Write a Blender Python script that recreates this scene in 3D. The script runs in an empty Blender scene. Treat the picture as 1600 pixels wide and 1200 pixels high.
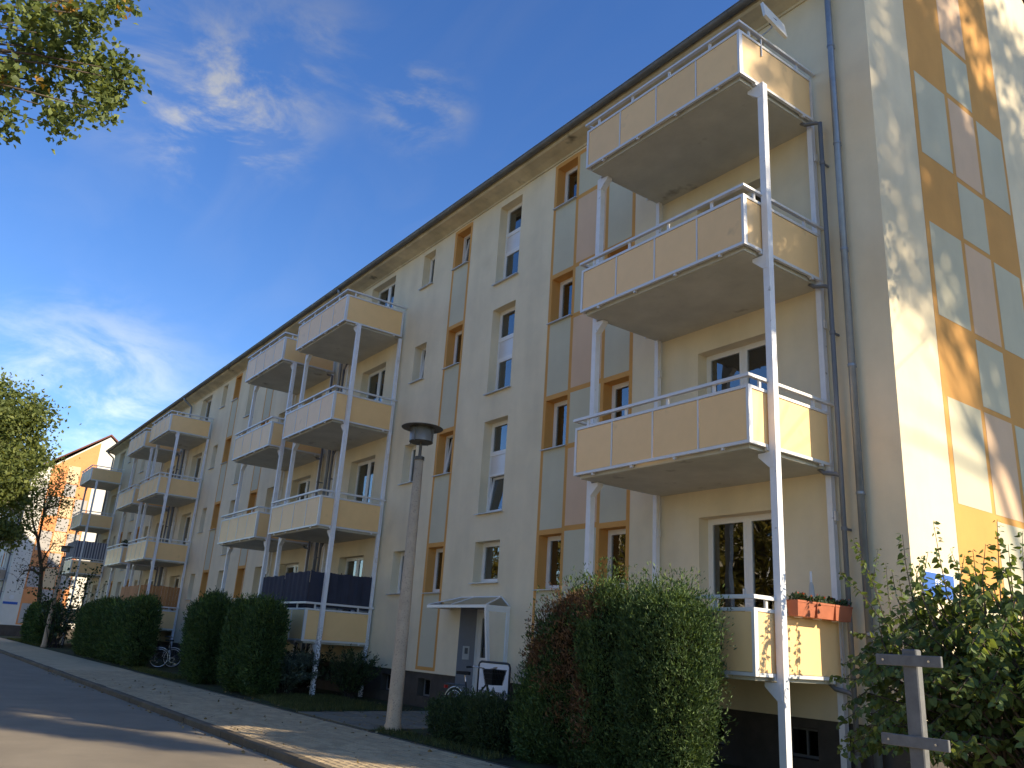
import bpy, math, random
import numpy as np
from mathutils import Vector, Matrix
S = bpy.context.scene
COL = S.collection
R = math.radians
rnd = random.Random(7)

# ------------------------------------------------------------------ camera
PITCH, ROLL, YAW = R(17.788), R(3.777), R(54.809)
CAM = Vector((5.55, -10.18, 1.55)); FPX = 1290.55
cy, sy, cp, sp = math.cos(YAW), math.sin(YAW), math.cos(PITCH), math.sin(PITCH)
fwd = Vector((-sy*cp, cy*cp, sp)); rgt0 = Vector((cy, sy, 0)); up0 = rgt0.cross(fwd)
rgt = math.cos(ROLL)*rgt0 + math.sin(ROLL)*up0
upv = -math.sin(ROLL)*rgt0 + math.cos(ROLL)*up0
cd = bpy.data.cameras.new('camera'); cam = bpy.data.objects.new('camera', cd); COL.objects.link(cam)
cam.matrix_world = Matrix(((rgt.x, upv.x, -fwd.x, CAM.x), (rgt.y, upv.y, -fwd.y, CAM.y), (rgt.z, upv.z, -fwd.z, CAM.z), (0, 0, 0, 1)))
cd.sensor_width = 36; cd.lens = FPX/1600*36; cd.clip_end = 3000; cd.clip_start = .05
S.camera = cam
def ray(u, v):                                   # photo pixel -> direction
    return (rgt*((u-800)/FPX) - upv*((v-600)/FPX) + fwd)
def at_dist(u, v, d): return CAM + ray(u, v).normalized()*d
def at_y(u, v, y): r = ray(u, v); return CAM + r*((y-CAM.y)/r.y)
def at_x(u, v, x): r = ray(u, v); return CAM + r*((x-CAM.x)/r.x)

# ------------------------------------------------------------------ sky and sun
AZ, EL = R(30.3), R(25.0)
SUN = Vector((math.cos(EL)*math.cos(AZ), math.cos(EL)*math.sin(AZ), math.sin(EL)))
W = bpy.data.worlds.new('World'); S.world = W; W.use_nodes = True
nt = W.node_tree; nt.nodes.clear()
def N(t, **k):
    n = nt.nodes.new(t)
    for a, b in k.items(): setattr(n, a, b)
    return n
out = N('ShaderNodeOutputWorld'); bg = N('ShaderNodeBackground'); bg.inputs['Strength'].default_value = .068
sky = N('ShaderNodeTexSky', sky_type='NISHITA', sun_disc=False, sun_elevation=EL, sun_rotation=math.pi/2-AZ, air_density=1.0, dust_density=.25, ozone_density=3.0)
tc = N('ShaderNodeTexCoord')
def vmath(op, a, b): 
    n = N('ShaderNodeVectorMath', operation=op); nt.links.new(a, n.inputs[0])
    if isinstance(b, (tuple, Vector)): n.inputs[1].default_value = b
    else: nt.links.new(b, n.inputs[1])
    return n
def fmath(op, a, b=None):
    n = N('ShaderNodeMath', operation=op)
    for i, s in enumerate((a, b)):
        if s is None: continue
        if isinstance(s, (int, float)): n.inputs[i].default_value = s
        else: nt.links.new(s, n.inputs[i])
    return n.outputs[0]
dirv = tc.outputs['Generated']
# flat cloud layer: direction projected on a high plane
sep = N('ShaderNodeSeparateXYZ'); nt.links.new(dirv, sep.inputs[0])
zc = fmath('ADD', fmath('MAXIMUM', sep.outputs[2], 0.0), .12)
comb = N('ShaderNodeCombineXYZ')
nt.links.new(fmath('DIVIDE', sep.outputs[0], zc), comb.inputs[0]); nt.links.new(fmath('DIVIDE', sep.outputs[1], zc), comb.inputs[1])
mp = N('ShaderNodeMapping'); nt.links.new(comb.outputs[0], mp.inputs[0]); mp.inputs['Rotation'].default_value = (0, 0, R(35)); mp.inputs['Scale'].default_value = (1.0, 2.3, 1); mp.inputs['Location'].default_value = (.35, .9, 0)
n1 = N('ShaderNodeTexNoise'); nt.links.new(mp.outputs[0], n1.inputs['Vector']); n1.inputs['Scale'].default_value = 2.1; n1.inputs['Detail'].default_value = 9; n1.inputs['Roughness'].default_value = .52; n1.inputs['Distortion'].default_value = .9
n2 = N('ShaderNodeTexNoise'); nt.links.new(comb.outputs[0], n2.inputs['Vector']); n2.inputs['Scale'].default_value = .75; n2.inputs['Detail'].default_value = 3
mr = N('ShaderNodeMapRange'); nt.links.new(n1.outputs[0], mr.inputs[0]); mr.inputs[1].default_value = .45; mr.inputs[2].default_value = .85
mr2 = N('ShaderNodeMapRange'); nt.links.new(n2.outputs[0], mr2.inputs[0]); mr2.inputs[1].default_value = .42; mr2.inputs[2].default_value = .7
veil = fmath('MULTIPLY', mr.outputs[0], mr2.outputs[0])
# wisps and puffs seen over the street
blob = 0.0
for d, rad, amp in (((-.823, .10, .556), .14, 1.0), ((-.822, .16, .546), .10, 1.0), ((-.815, .205, .535), .095, 1.5), ((-.78, .20, .59), .13, .55), ((-.75, .26, .605), .10, .4), ((-.728, .358, .583), .08, 1.7), ((-.848, .165, .50), .08, 1.0), ((-.972, .08, .22), .17, .75), ((-.96, .16, .25), .13, .45)):
    dn = Vector(d).normalized()
    sc = vmath('SUBTRACT', dirv, tuple(dn)); L = N('ShaderNodeVectorMath', operation='LENGTH'); nt.links.new(sc.outputs[0], L.inputs[0])
    m = N('ShaderNodeMapRange', interpolation_type='SMOOTHSTEP'); nt.links.new(L.outputs['Value'], m.inputs[0]); m.inputs[1].default_value = rad; m.inputs[2].default_value = 0; m.inputs[4].default_value = amp
    blob = fmath('ADD', m.outputs[0], blob)
mp3 = N('ShaderNodeMapping'); nt.links.new(dirv, mp3.inputs[0]); mp3.inputs['Rotation'].default_value = (R(20), R(-35), R(10)); mp3.inputs['Scale'].default_value = (1.0, 1.0, 2.2)
n3 = N('ShaderNodeTexNoise'); nt.links.new(mp3.outputs[0], n3.inputs['Vector']); n3.inputs['Scale'].default_value = 8.5; n3.inputs['Detail'].default_value = 12; n3.inputs['Roughness'].default_value = .60; n3.inputs['Distortion'].default_value = .35
mr3 = N('ShaderNodeMapRange', interpolation_type='SMOOTHSTEP'); nt.links.new(n3.outputs[0], mr3.inputs[0]); mr3.inputs[1].default_value = .40; mr3.inputs[2].default_value = .74
mask = fmath('MINIMUM', fmath('ADD', fmath('MULTIPLY', veil, .16), fmath('MULTIPLY', fmath('MULTIPLY', mr3.outputs[0], blob), .75)), .9)
hs = N('ShaderNodeHueSaturation'); hs.inputs['Saturation'].default_value = 1.22; hs.inputs['Hue'].default_value = .512; nt.links.new(sky.outputs[0], hs.inputs['Color'])
bw = N('ShaderNodeRGBToBW'); nt.links.new(hs.outputs[0], bw.inputs[0])
cl = N('ShaderNodeMixRGB', blend_type='MULTIPLY'); cl.inputs[0].default_value = 1; cl.inputs[2].default_value = (2.15, 2.25, 2.5, 1); nt.links.new(bw.outputs[0], cl.inputs[1])
mx = N('ShaderNodeMixRGB'); nt.links.new(mask, mx.inputs[0]); nt.links.new(hs.outputs[0], mx.inputs[1]); nt.links.new(cl.outputs[0], mx.inputs[2])
nt.links.new(mx.outputs[0], bg.inputs[0]); nt.links.new(bg.outputs[0], out.inputs[0])
sl = bpy.data.lights.new('sun', 'SUN'); sl.energy = 2.6; sl.angle = R(.75); sl.color = (1, .86, .63)
so = bpy.data.objects.new('sun', sl); COL.objects.link(so); so.rotation_euler = SUN.to_track_quat('Z', 'Y').to_euler(); so.location = (20, 10, 30)
vs = S.view_settings; vs.view_transform = 'Standard'; vs.look = 'None'; vs.exposure = 1.7; vs.gamma = 1; vs.use_curve_mapping = False
S.render.engine = 'CYCLES'

# ------------------------------------------------------------------ materials
MATS = {}
def mat(name, col, rough=.7, spec=.3, metal=0, var=.10, vscale=1.5, bump=0., bscale=80, streak=0., island=0., objvar=0., extra=None, col2=None, stretch=(1, 1, 1)):
    m = bpy.data.materials.new(name); m.use_nodes = True; t = m.node_tree; b = t.nodes['Principled BSDF']
    b.inputs['Roughness'].default_value = rough; b.inputs['Specular IOR Level'].default_value = spec; b.inputs['Metallic'].default_value = metal
    L = t.links.new; nn = t.nodes.new
    geo = nn('ShaderNodeNewGeometry'); pos = geo.outputs['Position']
    map_ = nn('ShaderNodeMapping'); map_.inputs['Scale'].default_value = stretch; L(pos, map_.inputs[0])
    no = nn('ShaderNodeTexNoise'); no.inputs['Scale'].default_value = vscale; no.inputs['Detail'].default_value = 6; no.inputs['Roughness'].default_value = .65; L(map_.outputs[0], no.inputs['Vector'])
    ramp = nn('ShaderNodeMapRange'); ramp.inputs[1].default_value = .3; ramp.inputs[2].default_value = .7; ramp.inputs[3].default_value = 1-var; ramp.inputs[4].default_value = 1+var; L(no.outputs[0], ramp.inputs[0])
    fac = ramp.outputs[0]
    def mul(a, bb):
        q = nn('ShaderNodeMath'); q.operation = 'MULTIPLY'
        for i, s in enumerate((a, bb)):
            if isinstance(s, float): q.inputs[i].default_value = s
            else: L(s, q.inputs[i])
        return q.outputs[0]
    def rng(s, lo, hi, a=0., bq=1.):
        q = nn('ShaderNodeMapRange'); q.inputs[1].default_value = a; q.inputs[2].default_value = bq; q.inputs[3].default_value = lo; q.inputs[4].default_value = hi; L(s, q.inputs[0]); return q.outputs[0]
    if streak:
        ms = nn('ShaderNodeMapping'); ms.inputs['Scale'].default_value = (.8, .8, .10); L(pos, ms.inputs[0])
        ns = nn('ShaderNodeTexNoise'); ns.inputs['Scale'].default_value = 2; ns.inputs['Detail'].default_value = 7; L(ms.outputs[0], ns.inputs['Vector'])
        fac = mul(fac, rng(ns.outputs[0], 1-streak, 1+.3*streak, .3, .62))
    if island: fac = mul(fac, rng(geo.outputs['Random Per Island'], 1-island, 1+island))
    if objvar:
        oi = nn('ShaderNodeObjectInfo'); fac = mul(fac, rng(oi.outputs['Random'], 1-objvar, 1+objvar))
    base = nn('ShaderNodeRGB'); base.outputs[0].default_value = (*col, 1); c = base.outputs[0]
    if col2:
        mxn = nn('ShaderNodeMixRGB'); mxn.inputs[2].default_value = (*col2, 1); L(c, mxn.inputs[1])
        L(rng(geo.outputs['Random Per Island'] if island else no.outputs[0], 0, 1, .35 if not island else .55, .65 if not island else 1.), mxn.inputs[0]); c = mxn.outputs[0]
    vm = nn('ShaderNodeVectorMath'); vm.operation = 'SCALE'; L(c, vm.inputs[0]); L(fac, vm.inputs['Scale']); L(vm.outputs[0], b.inputs['Base Color'])
    if bump:
        bn = nn('ShaderNodeTexNoise'); bn.inputs['Scale'].default_value = bscale; bn.inputs['Detail'].default_value = 4; L(pos, bn.inputs['Vector'])
        bp = nn('ShaderNodeBump'); bp.inputs['Strength'].default_value = bump; bp.inputs['Distance'].default_value = .01; L(bn.outputs[0], bp.inputs['Height']); L(bp.outputs[0], b.inputs['Normal'])
    if extra: extra(m, t, b, vm, pos)
    MATS[name] = m; return m

def leafmat(name, col, col2, trans=.35, island=.35, rough=.55):
    m = mat(name, col, rough=rough, spec=.25, var=.18, vscale=1.3, island=island, col2=col2)
    t = m.node_tree; b = t.nodes['Principled BSDF']; L = t.links.new
    src = b.inputs['Base Color'].links[0].from_socket
    tr = t.nodes.new('ShaderNodeBsdfTranslucent'); sc = t.nodes.new('ShaderNodeMixRGB'); sc.blend_type = 'MULTIPLY'; sc.inputs[0].default_value = 1; sc.inputs[2].default_value = (1.5, 1.35, .6, 1); L(src, sc.inputs[1]); L(sc.outputs[0], tr.inputs[0])
    mixs = t.nodes.new('ShaderNodeMixShader'); mixs.inputs[0].default_value = trans; L(b.outputs[0], mixs.inputs[1]); L(tr.outputs[0], mixs.inputs[2])
    L(mixs.outputs[0], t.nodes['Material Output'].inputs[0]); return m

def speckle(col, lo, hi, scale, zfade=None):
    def f(m, t, b, vm, pos):
        L = t.links.new; nn = t.nodes.new
        no = nn('ShaderNodeTexNoise'); no.inputs['Scale'].default_value = scale; no.inputs['Detail'].default_value = 3; L(pos, no.inputs['Vector'])
        r = nn('ShaderNodeMapRange'); r.inputs[1].default_value = lo; r.inputs[2].default_value = hi; L(no.outputs[0], r.inputs[0]); fac = r.outputs[0]
        if zfade:
            s = nn('ShaderNodeSeparateXYZ'); L(pos, s.inputs[0]); z = nn('ShaderNodeMapRange'); z.inputs[1].default_value = zfade[1]; z.inputs[2].default_value = zfade[0]; L(s.outputs[2], z.inputs[0])
            q = nn('ShaderNodeMath'); q.operation = 'MULTIPLY'; L(fac, q.inputs[0]); L(z.outputs[0], q.inputs[1]); fac = q.outputs[0]
        mxn = nn('ShaderNodeMixRGB'); L(fac, mxn.inputs[0]); L(vm.outputs[0], mxn.inputs[1]); mxn.inputs[2].default_value = (*col, 1); L(mxn.outputs[0], b.inputs['Base Color'])
    return f
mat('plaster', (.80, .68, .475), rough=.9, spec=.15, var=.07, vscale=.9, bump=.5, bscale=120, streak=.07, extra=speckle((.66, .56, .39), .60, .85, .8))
mat('field_green', (.60, .55, .40), rough=.9, spec=.15, var=.05, vscale=1, bump=.35, bscale=140, streak=.05)
mat('field_pink', (.72, .50, .33), rough=.9, spec=.15, var=.05, vscale=1, bump=.35, bscale=140, streak=.05)
mat('orange_paint', (.66, .34, .105), rough=.88, spec=.15, var=.06, vscale=1.2, bump=.35, bscale=140, streak=.05)
mat('plinth', (.085, .072, .06), rough=.95, spec=.1, var=.22, vscale=2.5, bump=.6, bscale=70)
mat('far_plaster', (.68, .64, .56), rough=.9, spec=.15, var=.05, bump=.2)
mat('far_orange', (.72, .30, .12), rough=.9, spec=.15, var=.06, bump=.2)
mat('far_cell', (.68, .50, .30), rough=.9, spec=.15, var=.05, bump=.2)
mat('far_grey', (.42, .39, .36), rough=.9, spec=.15, var=.05, bump=.2)
mat('panel', (.90, .58, .26), rough=.4, spec=.45, var=.035, vscale=3, objvar=.05, extra=speckle((.55, .36, .18), .66, .9, 3))
mat('panel_dull', (.45, .36, .27), rough=.4, spec=.5, var=.04, vscale=3, objvar=.05)
mat('alu', (.70, .68, .66), rough=.38, spec=.5, var=.05, vscale=4, metal=.15)
mat('post', (.76, .75, .76), rough=.45, spec=.4, var=.06, vscale=5, extra=speckle((.28, .26, .24), .69, .78, 9))
mat('post_peeling', (.76, .75, .76), rough=.5, spec=.4, var=.08, vscale=5, extra=speckle((.03, .028, .025), .5, .56, 26, (1.0, 1.9)))
mat('slab', (.56, .54, .465), rough=.85, spec=.2, var=.12, vscale=1.6, bump=.25, bscale=60, extra=speckle((.20, .17, .13), .66, .82, 2.1))
mat('zinc', (.26, .29, .33), rough=.45, spec=.5, metal=.55, var=.15, vscale=4, streak=.2)
mat('zinc_dark', (.17, .165, .155), rough=.55, spec=.4, metal=.4, var=.25, vscale=3)
mat('plastic_grey', (.17, .17, .175), rough=.5, var=.08)
mat('white_frame', (.80, .78, .74), rough=.35, spec=.5, var=.03)
mat('sill', (.52, .53, .55), rough=.4, spec=.5, metal=.2, var=.08)
mat('room_dark', (.022, .02, .02), rough=.9, var=.2)
mat('curtain', (.50, .49, .46), rough=.9, var=.06, vscale=8)
mat('blind', (.20, .185, .16), rough=.8, var=.1, vscale=30, stretch=(.05, .05, 3))
mat('roof_tile', (.16, .06, .04), rough=.8, var=.25, vscale=5, bump=.5, bscale=20)
mat('cornice', (.64, .55, .38), rough=.9, var=.14, vscale=2, bump=.3, streak=.2, extra=speckle((.10, .085, .06), .66, .74, 1.3))
mat('door_grey', (.31, .30, .315), rough=.55, spec=.3, var=.06)
mat('black_metal', (.018, .018, .02), rough=.4, spec=.5, var=.1)
mat('rubber', (.02, .02, .02), rough=.8, var=.1)
mat('chrome', (.55, .56, .58), rough=.25, metal=.9, var=.05)
mat('white_paint', (.74, .74, .76), rough=.45, var=.04)
mat('navy_cloth', (.040, .042, .062), rough=.85, var=.12, vscale=4, bump=.3, bscale=40)
mat('wood', (.46, .22, .085), rough=.75, var=.22, vscale=6, objvar=.15, stretch=(8, 8, .6))
mat('terracotta', (.38, .115, .055), rough=.65, var=.12, vscale=6)
mat('striped', (.30, .29, .31), rough=.9, var=.05)
mat('concrete_post', (.52, .385, .25), rough=.9, spec=.2, var=.14, vscale=3, bump=.7, bscale=60, extra=speckle((.30, .22, .15), .56, .72, 45))
mat('lamp_metal', (.10, .09, .075), rough=.5, metal=.3, var=.25, vscale=9)
mat('galvanised', (.15, .148, .145), rough=.5, metal=.15, var=.2, vscale=14)
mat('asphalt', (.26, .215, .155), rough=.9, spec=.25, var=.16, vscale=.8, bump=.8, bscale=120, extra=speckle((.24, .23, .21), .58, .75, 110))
mat('kerb', (.115, .092, .062), rough=.9, var=.2, vscale=4, bump=.6, bscale=50, objvar=.12)
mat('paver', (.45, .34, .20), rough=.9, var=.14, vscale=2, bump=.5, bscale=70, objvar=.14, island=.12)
mat('slabs_path', (.19, .17, .125), rough=.9, var=.15, vscale=2, bump=.5, bscale=60, objvar=.12)
mat('joint', (.06, .055, .045), rough=1, var=.3, vscale=5)
mat('soil', (.062, .052, .036), rough=1, spec=.1, var=.35, vscale=3, bump=1., bscale=25, col2=(.055, .07, .025))
mat('ground', (.17, .155, .10), rough=1, spec=.1, var=.3, vscale=.3)
mat('bark', (.085, .065, .048), rough=.95, var=.3, vscale=6, bump=1., bscale=30)
mat('bark_dark', (.04, .032, .028), rough=.95, var=.3, vscale=6)
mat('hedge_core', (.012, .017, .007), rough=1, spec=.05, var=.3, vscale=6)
leafmat('thuja', (.055, .098, .032), (.085, .125, .036), trans=.22, island=.4)
leafmat('thuja_lit', (.095, .15, .034), (.13, .18, .04), trans=.25, island=.4)
leafmat('thuja_dead', (.13, .072, .036), (.19, .105, .05), trans=.15, island=.4)
leafmat('juniper', (.10, .135, .10), (.14, .17, .13), trans=.15)
leafmat('bush_leaf', (.042, .068, .028), (.06, .085, .03), trans=.2)
leafmat('lilac_leaf', (.105, .155, .05), (.15, .185, .055), trans=.36, island=.3, rough=.42)
leafmat('tree_leaf', (.125, .165, .055), (.17, .20, .06), trans=.42)
leafmat('tree_leaf_yellow', (.17, .15, .035), (.27, .20, .03), trans=.4)
leafmat('autumn_leaf', (.26, .17, .03), (.30, .15, .04), trans=.3)
leafmat('far_leaf', (.13, .165, .05), (.17, .19, .055), trans=.4)
leafmat('twig_leaf', (.075, .055, .035), (.085, .08, .03), trans=.25)
leafmat('grass_blade', (.075, .095, .03), (.12, .115, .04), trans=.3)
leafmat('litter', (.20, .14, .06), (.30, .24, .13), trans=.1)
leafmat('flower_red', (.45, .05, .02), (.40, .12, .02), trans=.2)
m = mat('sign_blue', (.02, .10, .42), rough=.35, spec=.5, var=.04)
mat('sign_white', (.78, .78, .78), rough=.5, var=.02)
mat('dish_white', (.70, .68, .62), rough=.5, var=.04)
mat('plate_red', (.5, .02, .015), rough=.4, var=.05)
# window glass: thin pane, sky reflections over a dark room
g = bpy.data.materials.new('glass'); g.use_nodes = True; t = g.node_tree; t.nodes.clear()
o_ = t.nodes.new('ShaderNodeOutputMaterial'); gl = t.nodes.new('ShaderNodeBsdfGlossy'); gl.inputs['Roughness'].default_value = .015; gl.inputs['Color'].default_value = (.9, .93, .95, 1)
tr = t.nodes.new('ShaderNodeBsdfTransparent'); tr.inputs[0].default_value = (.62, .66, .66, 1); mi = t.nodes.new('ShaderNodeMixShader'); fr = t.nodes.new('ShaderNodeFresnel'); fr.inputs[0].default_value = 2.5
pg = t.nodes.new('ShaderNodeNewGeometry'); nz = t.nodes.new('ShaderNodeTexNoise'); nz.inputs['Scale'].default_value = 2.2; nz.inputs['Detail'].default_value = 1
bm_ = t.nodes.new('ShaderNodeBump'); bm_.inputs['Strength'].default_value = .06; bm_.inputs['Distance'].default_value = .05
t.links.new(pg.outputs['Position'], nz.inputs['Vector']); t.links.new(nz.outputs[0], bm_.inputs['Height']); t.links.new(bm_.outputs[0], gl.inputs['Normal'])
t.links.new(fr.outputs[0], mi.inputs[0]); t.links.new(tr.outputs[0], mi.inputs[1]); t.links.new(gl.outputs[0], mi.inputs[2]); t.links.new(mi.outputs[0], o_.inputs[0]); MATS['glass'] = g
g2 = g.copy(); g2.name = 'glass_canopy'; MATS['glass_canopy'] = g2
for n in g2.node_tree.nodes:
    if n.type == 'BSDF_TRANSPARENT': n.inputs[0].default_value = (.72, .75, .76, 1)
g3 = bpy.data.materials.new('lamp_glass'); g3.use_nodes = True; b3 = g3.node_tree.nodes['Principled BSDF']; b3.inputs['Base Color'].default_value = (.33, .32, .29, 1); b3.inputs['Roughness'].default_value = .35; b3.inputs['Transmission Weight'].default_value = .45; MATS['lamp_glass'] = g3
# striped cloth
def stripes(m):
    t = m.node_tree; b = t.nodes['Principled BSDF']; ge = t.nodes.new('ShaderNodeNewGeometry'); s = t.nodes.new('ShaderNodeSeparateXYZ'); t.links.new(ge.outputs['Position'], s.inputs[0])
    ad = t.nodes.new('ShaderNodeMath'); ad.operation = 'ADD'; t.links.new(s.outputs[0], ad.inputs[0]); t.links.new(s.outputs[1], ad.inputs[1])
    mu = t.nodes.new('ShaderNodeMath'); mu.operation = 'MULTIPLY'; mu.inputs[1].default_value = 42; t.links.new(ad.outputs[0], mu.inputs[0])
    si = t.nodes.new('ShaderNodeMath'); si.operation = 'SINE'; t.links.new(mu.outputs[0], si.inputs[0]); gt = t.nodes.new('ShaderNodeMath'); gt.operation = 'GREATER_THAN'; gt.inputs[1].default_value = 0; t.links.new(si.outputs[0], gt.inputs[0])
    mx = t.nodes.new('ShaderNodeMixRGB'); mx.inputs[1].default_value = (.12, .12, .15, 1); mx.inputs[2].default_value = (.45, .43, .43, 1); t.links.new(gt.outputs[0], mx.inputs[0]); t.links.new(mx.outputs[0], b.inputs['Base Color'])
stripes(MATS['striped'])

# ------------------------------------------------------------------ mesh helpers
class MB:
    def __init__(s): s.v = []; s.f = []
    def add(s, vs, fs):
        n = len(s.v); s.v += [tuple(p) for p in vs]; s.f += [tuple(i+n for i in f) for f in fs]; return s
    def box(s, x0, x1, y0, y1, z0, z1):
        return s.add([(x, y, z) for z in (z0, z1) for y in (y0, y1) for x in (x0, x1)], [(0, 2, 3, 1), (4, 5, 7, 6), (0, 1, 5, 4), (2, 6, 7, 3), (0, 4, 6, 2), (1, 3, 7, 5)])
    def quad(s, a, b, c, d): return s.add([a, b, c, d], [(0, 1, 2, 3)])
    def tube(s, pts, rad, n=8, cap=True):
        pts = [Vector(p) for p in pts]; rad = [float(rad)]*len(pts) if isinstance(rad, (int, float)) else [float(r) for r in rad]
        vs = []; ref = None
        for i, p in enumerate(pts):
            d = (pts[min(i+1, len(pts)-1)]-pts[max(i-1, 0)]).normalized()
            a = Vector((0, 0, 1)) if abs(d.z) < .9 else Vector((1, 0, 0))
            if ref is None: ref = d.cross(a).normalized()
            else: ref = (ref-d*ref.dot(d)).normalized()
            w = d.cross(ref)
            vs += [p+rad[i]*(math.cos(2*math.pi*k/n)*ref+math.sin(2*math.pi*k/n)*w) for k in range(n)]
        fs = [(i*n+k, i*n+(k+1) % n, (i+1)*n+(k+1) % n, (i+1)*n+k) for i in range(len(pts)-1) for k in range(n)]
        if cap: fs += [tuple(range(n))[::-1], tuple((len(pts)-1)*n+k for k in range(n))]
        return s.add(vs, fs)
    def lathe(s, prof, n=24, c=(0, 0, 0)):
        vs = [(c[0]+r*math.cos(2*math.pi*k/n), c[1]+r*math.sin(2*math.pi*k/n), c[2]+z) for r, z in prof for k in range(n)]
        return s.add(vs, [(i*n+k, i*n+(k+1) % n, (i+1)*n+(k+1) % n, (i+1)*n+k) for i in range(len(prof)-1) for k in range(n)])
    def ring(s, c, rmaj, rmin, axis_u, axis_v, n=28, k=6, a0=0, a1=2*math.pi):
        u, v = Vector(axis_u), Vector(axis_v); c = Vector(c); closed = abs(a1-a0-2*math.pi) < 1e-6
        pts = [c+rmaj*(math.cos(a0+(a1-a0)*i/n)*u+math.sin(a0+(a1-a0)*i/n)*v) for i in range(n+1)]
        return s.tube(pts, rmin, k, cap=not closed)
    def prism(s, poly, axis, a, b):                # polygon (2D) extruded along axis
        def P(p, t): return (t, p[0], p[1]) if axis == 'x' else (p[0], t, p[1]) if axis == 'y' else (p[0], p[1], t)
        n = len(poly); return s.add([P(p, a) for p in poly]+[P(p, b) for p in poly], [tuple(range(n))[::-1], tuple(range(n, 2*n))]+[(i, (i+1) % n, n+(i+1) % n, n+i) for i in range(n)])
    def mesh(s, name, material, smooth=False, bevel=0):
        me = bpy.data.meshes.new(name); me.from_pydata(s.v, [], s.f); me.materials.append(MATS[material])
        if smooth: me.polygons.foreach_set('use_smooth', [True]*len(me.polygons))
        me.update(); return me
    def build(s, name, material, parent=None, loc=None, smooth=False): return link(name, s.mesh(name, material, smooth), parent, loc)
def link(name, me, parent=None, loc=None):
    o = bpy.data.objects.new(name, me); COL.objects.link(o)
    if parent: o.parent = parent
    if loc is not None: o.location = loc
    return o
def tag(o, label=None, cat=None, group=None, kind=None):
    for k, v in (('label', label), ('category', cat), ('group', group), ('kind', kind)):
        if v: o[k] = v
    return o
def empty(name, loc=(0, 0, 0), rz=0, **k):
    o = bpy.data.objects.new(name, None); COL.objects.link(o); o.location = loc; o.rotation_euler = (0, 0, rz); o.empty_display_size = .2; return tag(o, **k)
def copy_tree(o, parent=None):
    c = o.copy(); COL.objects.link(c); c.parent = parent
    for ch in list(o.children): copy_tree(ch, c)
    return c
CACHE = {}
def cached(key, fn):
    if key not in CACHE: CACHE[key] = fn()
    return CACHE[key]
def cbox(name, material, parent, x0, x1, y0, y1, z0, z1, bev=0):
    """box part with its origin at its centre; equal boxes share a mesh"""
    dx, dy, dz = [round(abs(v), 4) for v in (x1-x0, y1-y0, z1-z0)]
    def mk():
        b = MB()
        if bev:
            e = bev; hx, hy, hz = dx/2, dy/2, dz/2
            vs = []; 
            for sz in (-1, 1):
                for (ax, ay) in ((hx-e, hy), (hx, hy-e)):
                    pass
            prof = [(-hx+e, -hy), (hx-e, -hy), (hx, -hy+e), (hx, hy-e), (hx-e, hy), (-hx+e, hy), (-hx, hy-e), (-hx, -hy+e)]
            inner = [(px*(hx-e)/hx, py*(hy-e)/hy) for px, py in prof]
            lv = [[(p[0], p[1], -hz) for p in inner], [(p[0], p[1], -hz+e) for p in prof], [(p[0], p[1], hz-e) for p in prof], [(p[0], p[1], hz) for p in inner]]
            vs = sum(lv, []); fs = [tuple(range(8))[::-1], tuple(range(24, 32))]+[(i*8+k, i*8+(k+1) % 8, (i+1)*8+(k+1) % 8, (i+1)*8+k) for i in range(3) for k in range(8)]
            b.add(vs, fs)
        else: b.box(-dx/2, dx/2, -dy/2, dy/2, -dz/2, dz/2)
        return b.mesh(name, material)
    return link(name, cached((name, material, dx, dy, dz, bev), mk), parent, ((x0+x1)/2, (y0+y1)/2, (z0+z1)/2))

# ------------------------------------------------------------------ ground
def sheet(name, material, x0, x1, y0, y1, z0, z1=None, nx=1):
    z1 = z0 if z1 is None else z1
    b = MB(); b.quad((x0, y0, z0), (x1, y0, z0), (x1, y1, z1), (x0, y1, z1)); return tag(b.build(name, material), kind='structure')
KY = -5.62                                       # kerb face
b = MB(); b.quad((-900, -900, -.06), (900, -900, -.06), (900, 900, -.06), (-900, 900, -.06)); tag(b.build('ground', 'ground'), kind='structure')
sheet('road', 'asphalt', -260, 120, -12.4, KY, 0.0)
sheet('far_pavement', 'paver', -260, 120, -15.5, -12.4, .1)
b = MB()
for (x0, x1) in ((-69.2, 60),): b.quad((x0, -3.3, .135), (x1, -3.3, .135), (x1, .6, .2), (x0, .6, .2)).quad((x0, .6, .2), (x1, .6, .2), (x1, 60, .2), (x0, 60, .2))
b.quad((-260, -3.3, .135), (-69.2, -3.3, .135), (-69.2, 60, .2), (-260, 60, .2))
lawn = tag(b.build('lawn', 'soil'), kind='structure')
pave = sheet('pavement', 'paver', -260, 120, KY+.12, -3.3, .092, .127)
# kerb stones one by one, then a plain run beyond
kmesh = cached('kerb', lambda: MB().prism([(0, -.1), (0, .085), (.02, .105), (.12, .108), (.12, -.1)], 'x', -.492, .492).mesh('kerb_stone', 'kerb'))
kerb = empty('kerb', (0, KY, 0), kind='structure')
for i in range(70):
    o = link('kerb_stone', kmesh, kerb, (6.5-i, rnd.uniform(-.006, .006), rnd.uniform(-.004, .004))); o.rotation_euler.x = rnd.uniform(-.01, .01)
tag(MB().box(-260, -63.5, 0, .12, -.1, .105).build('kerb_run', 'kerb', kerb), kind='stuff')
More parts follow.
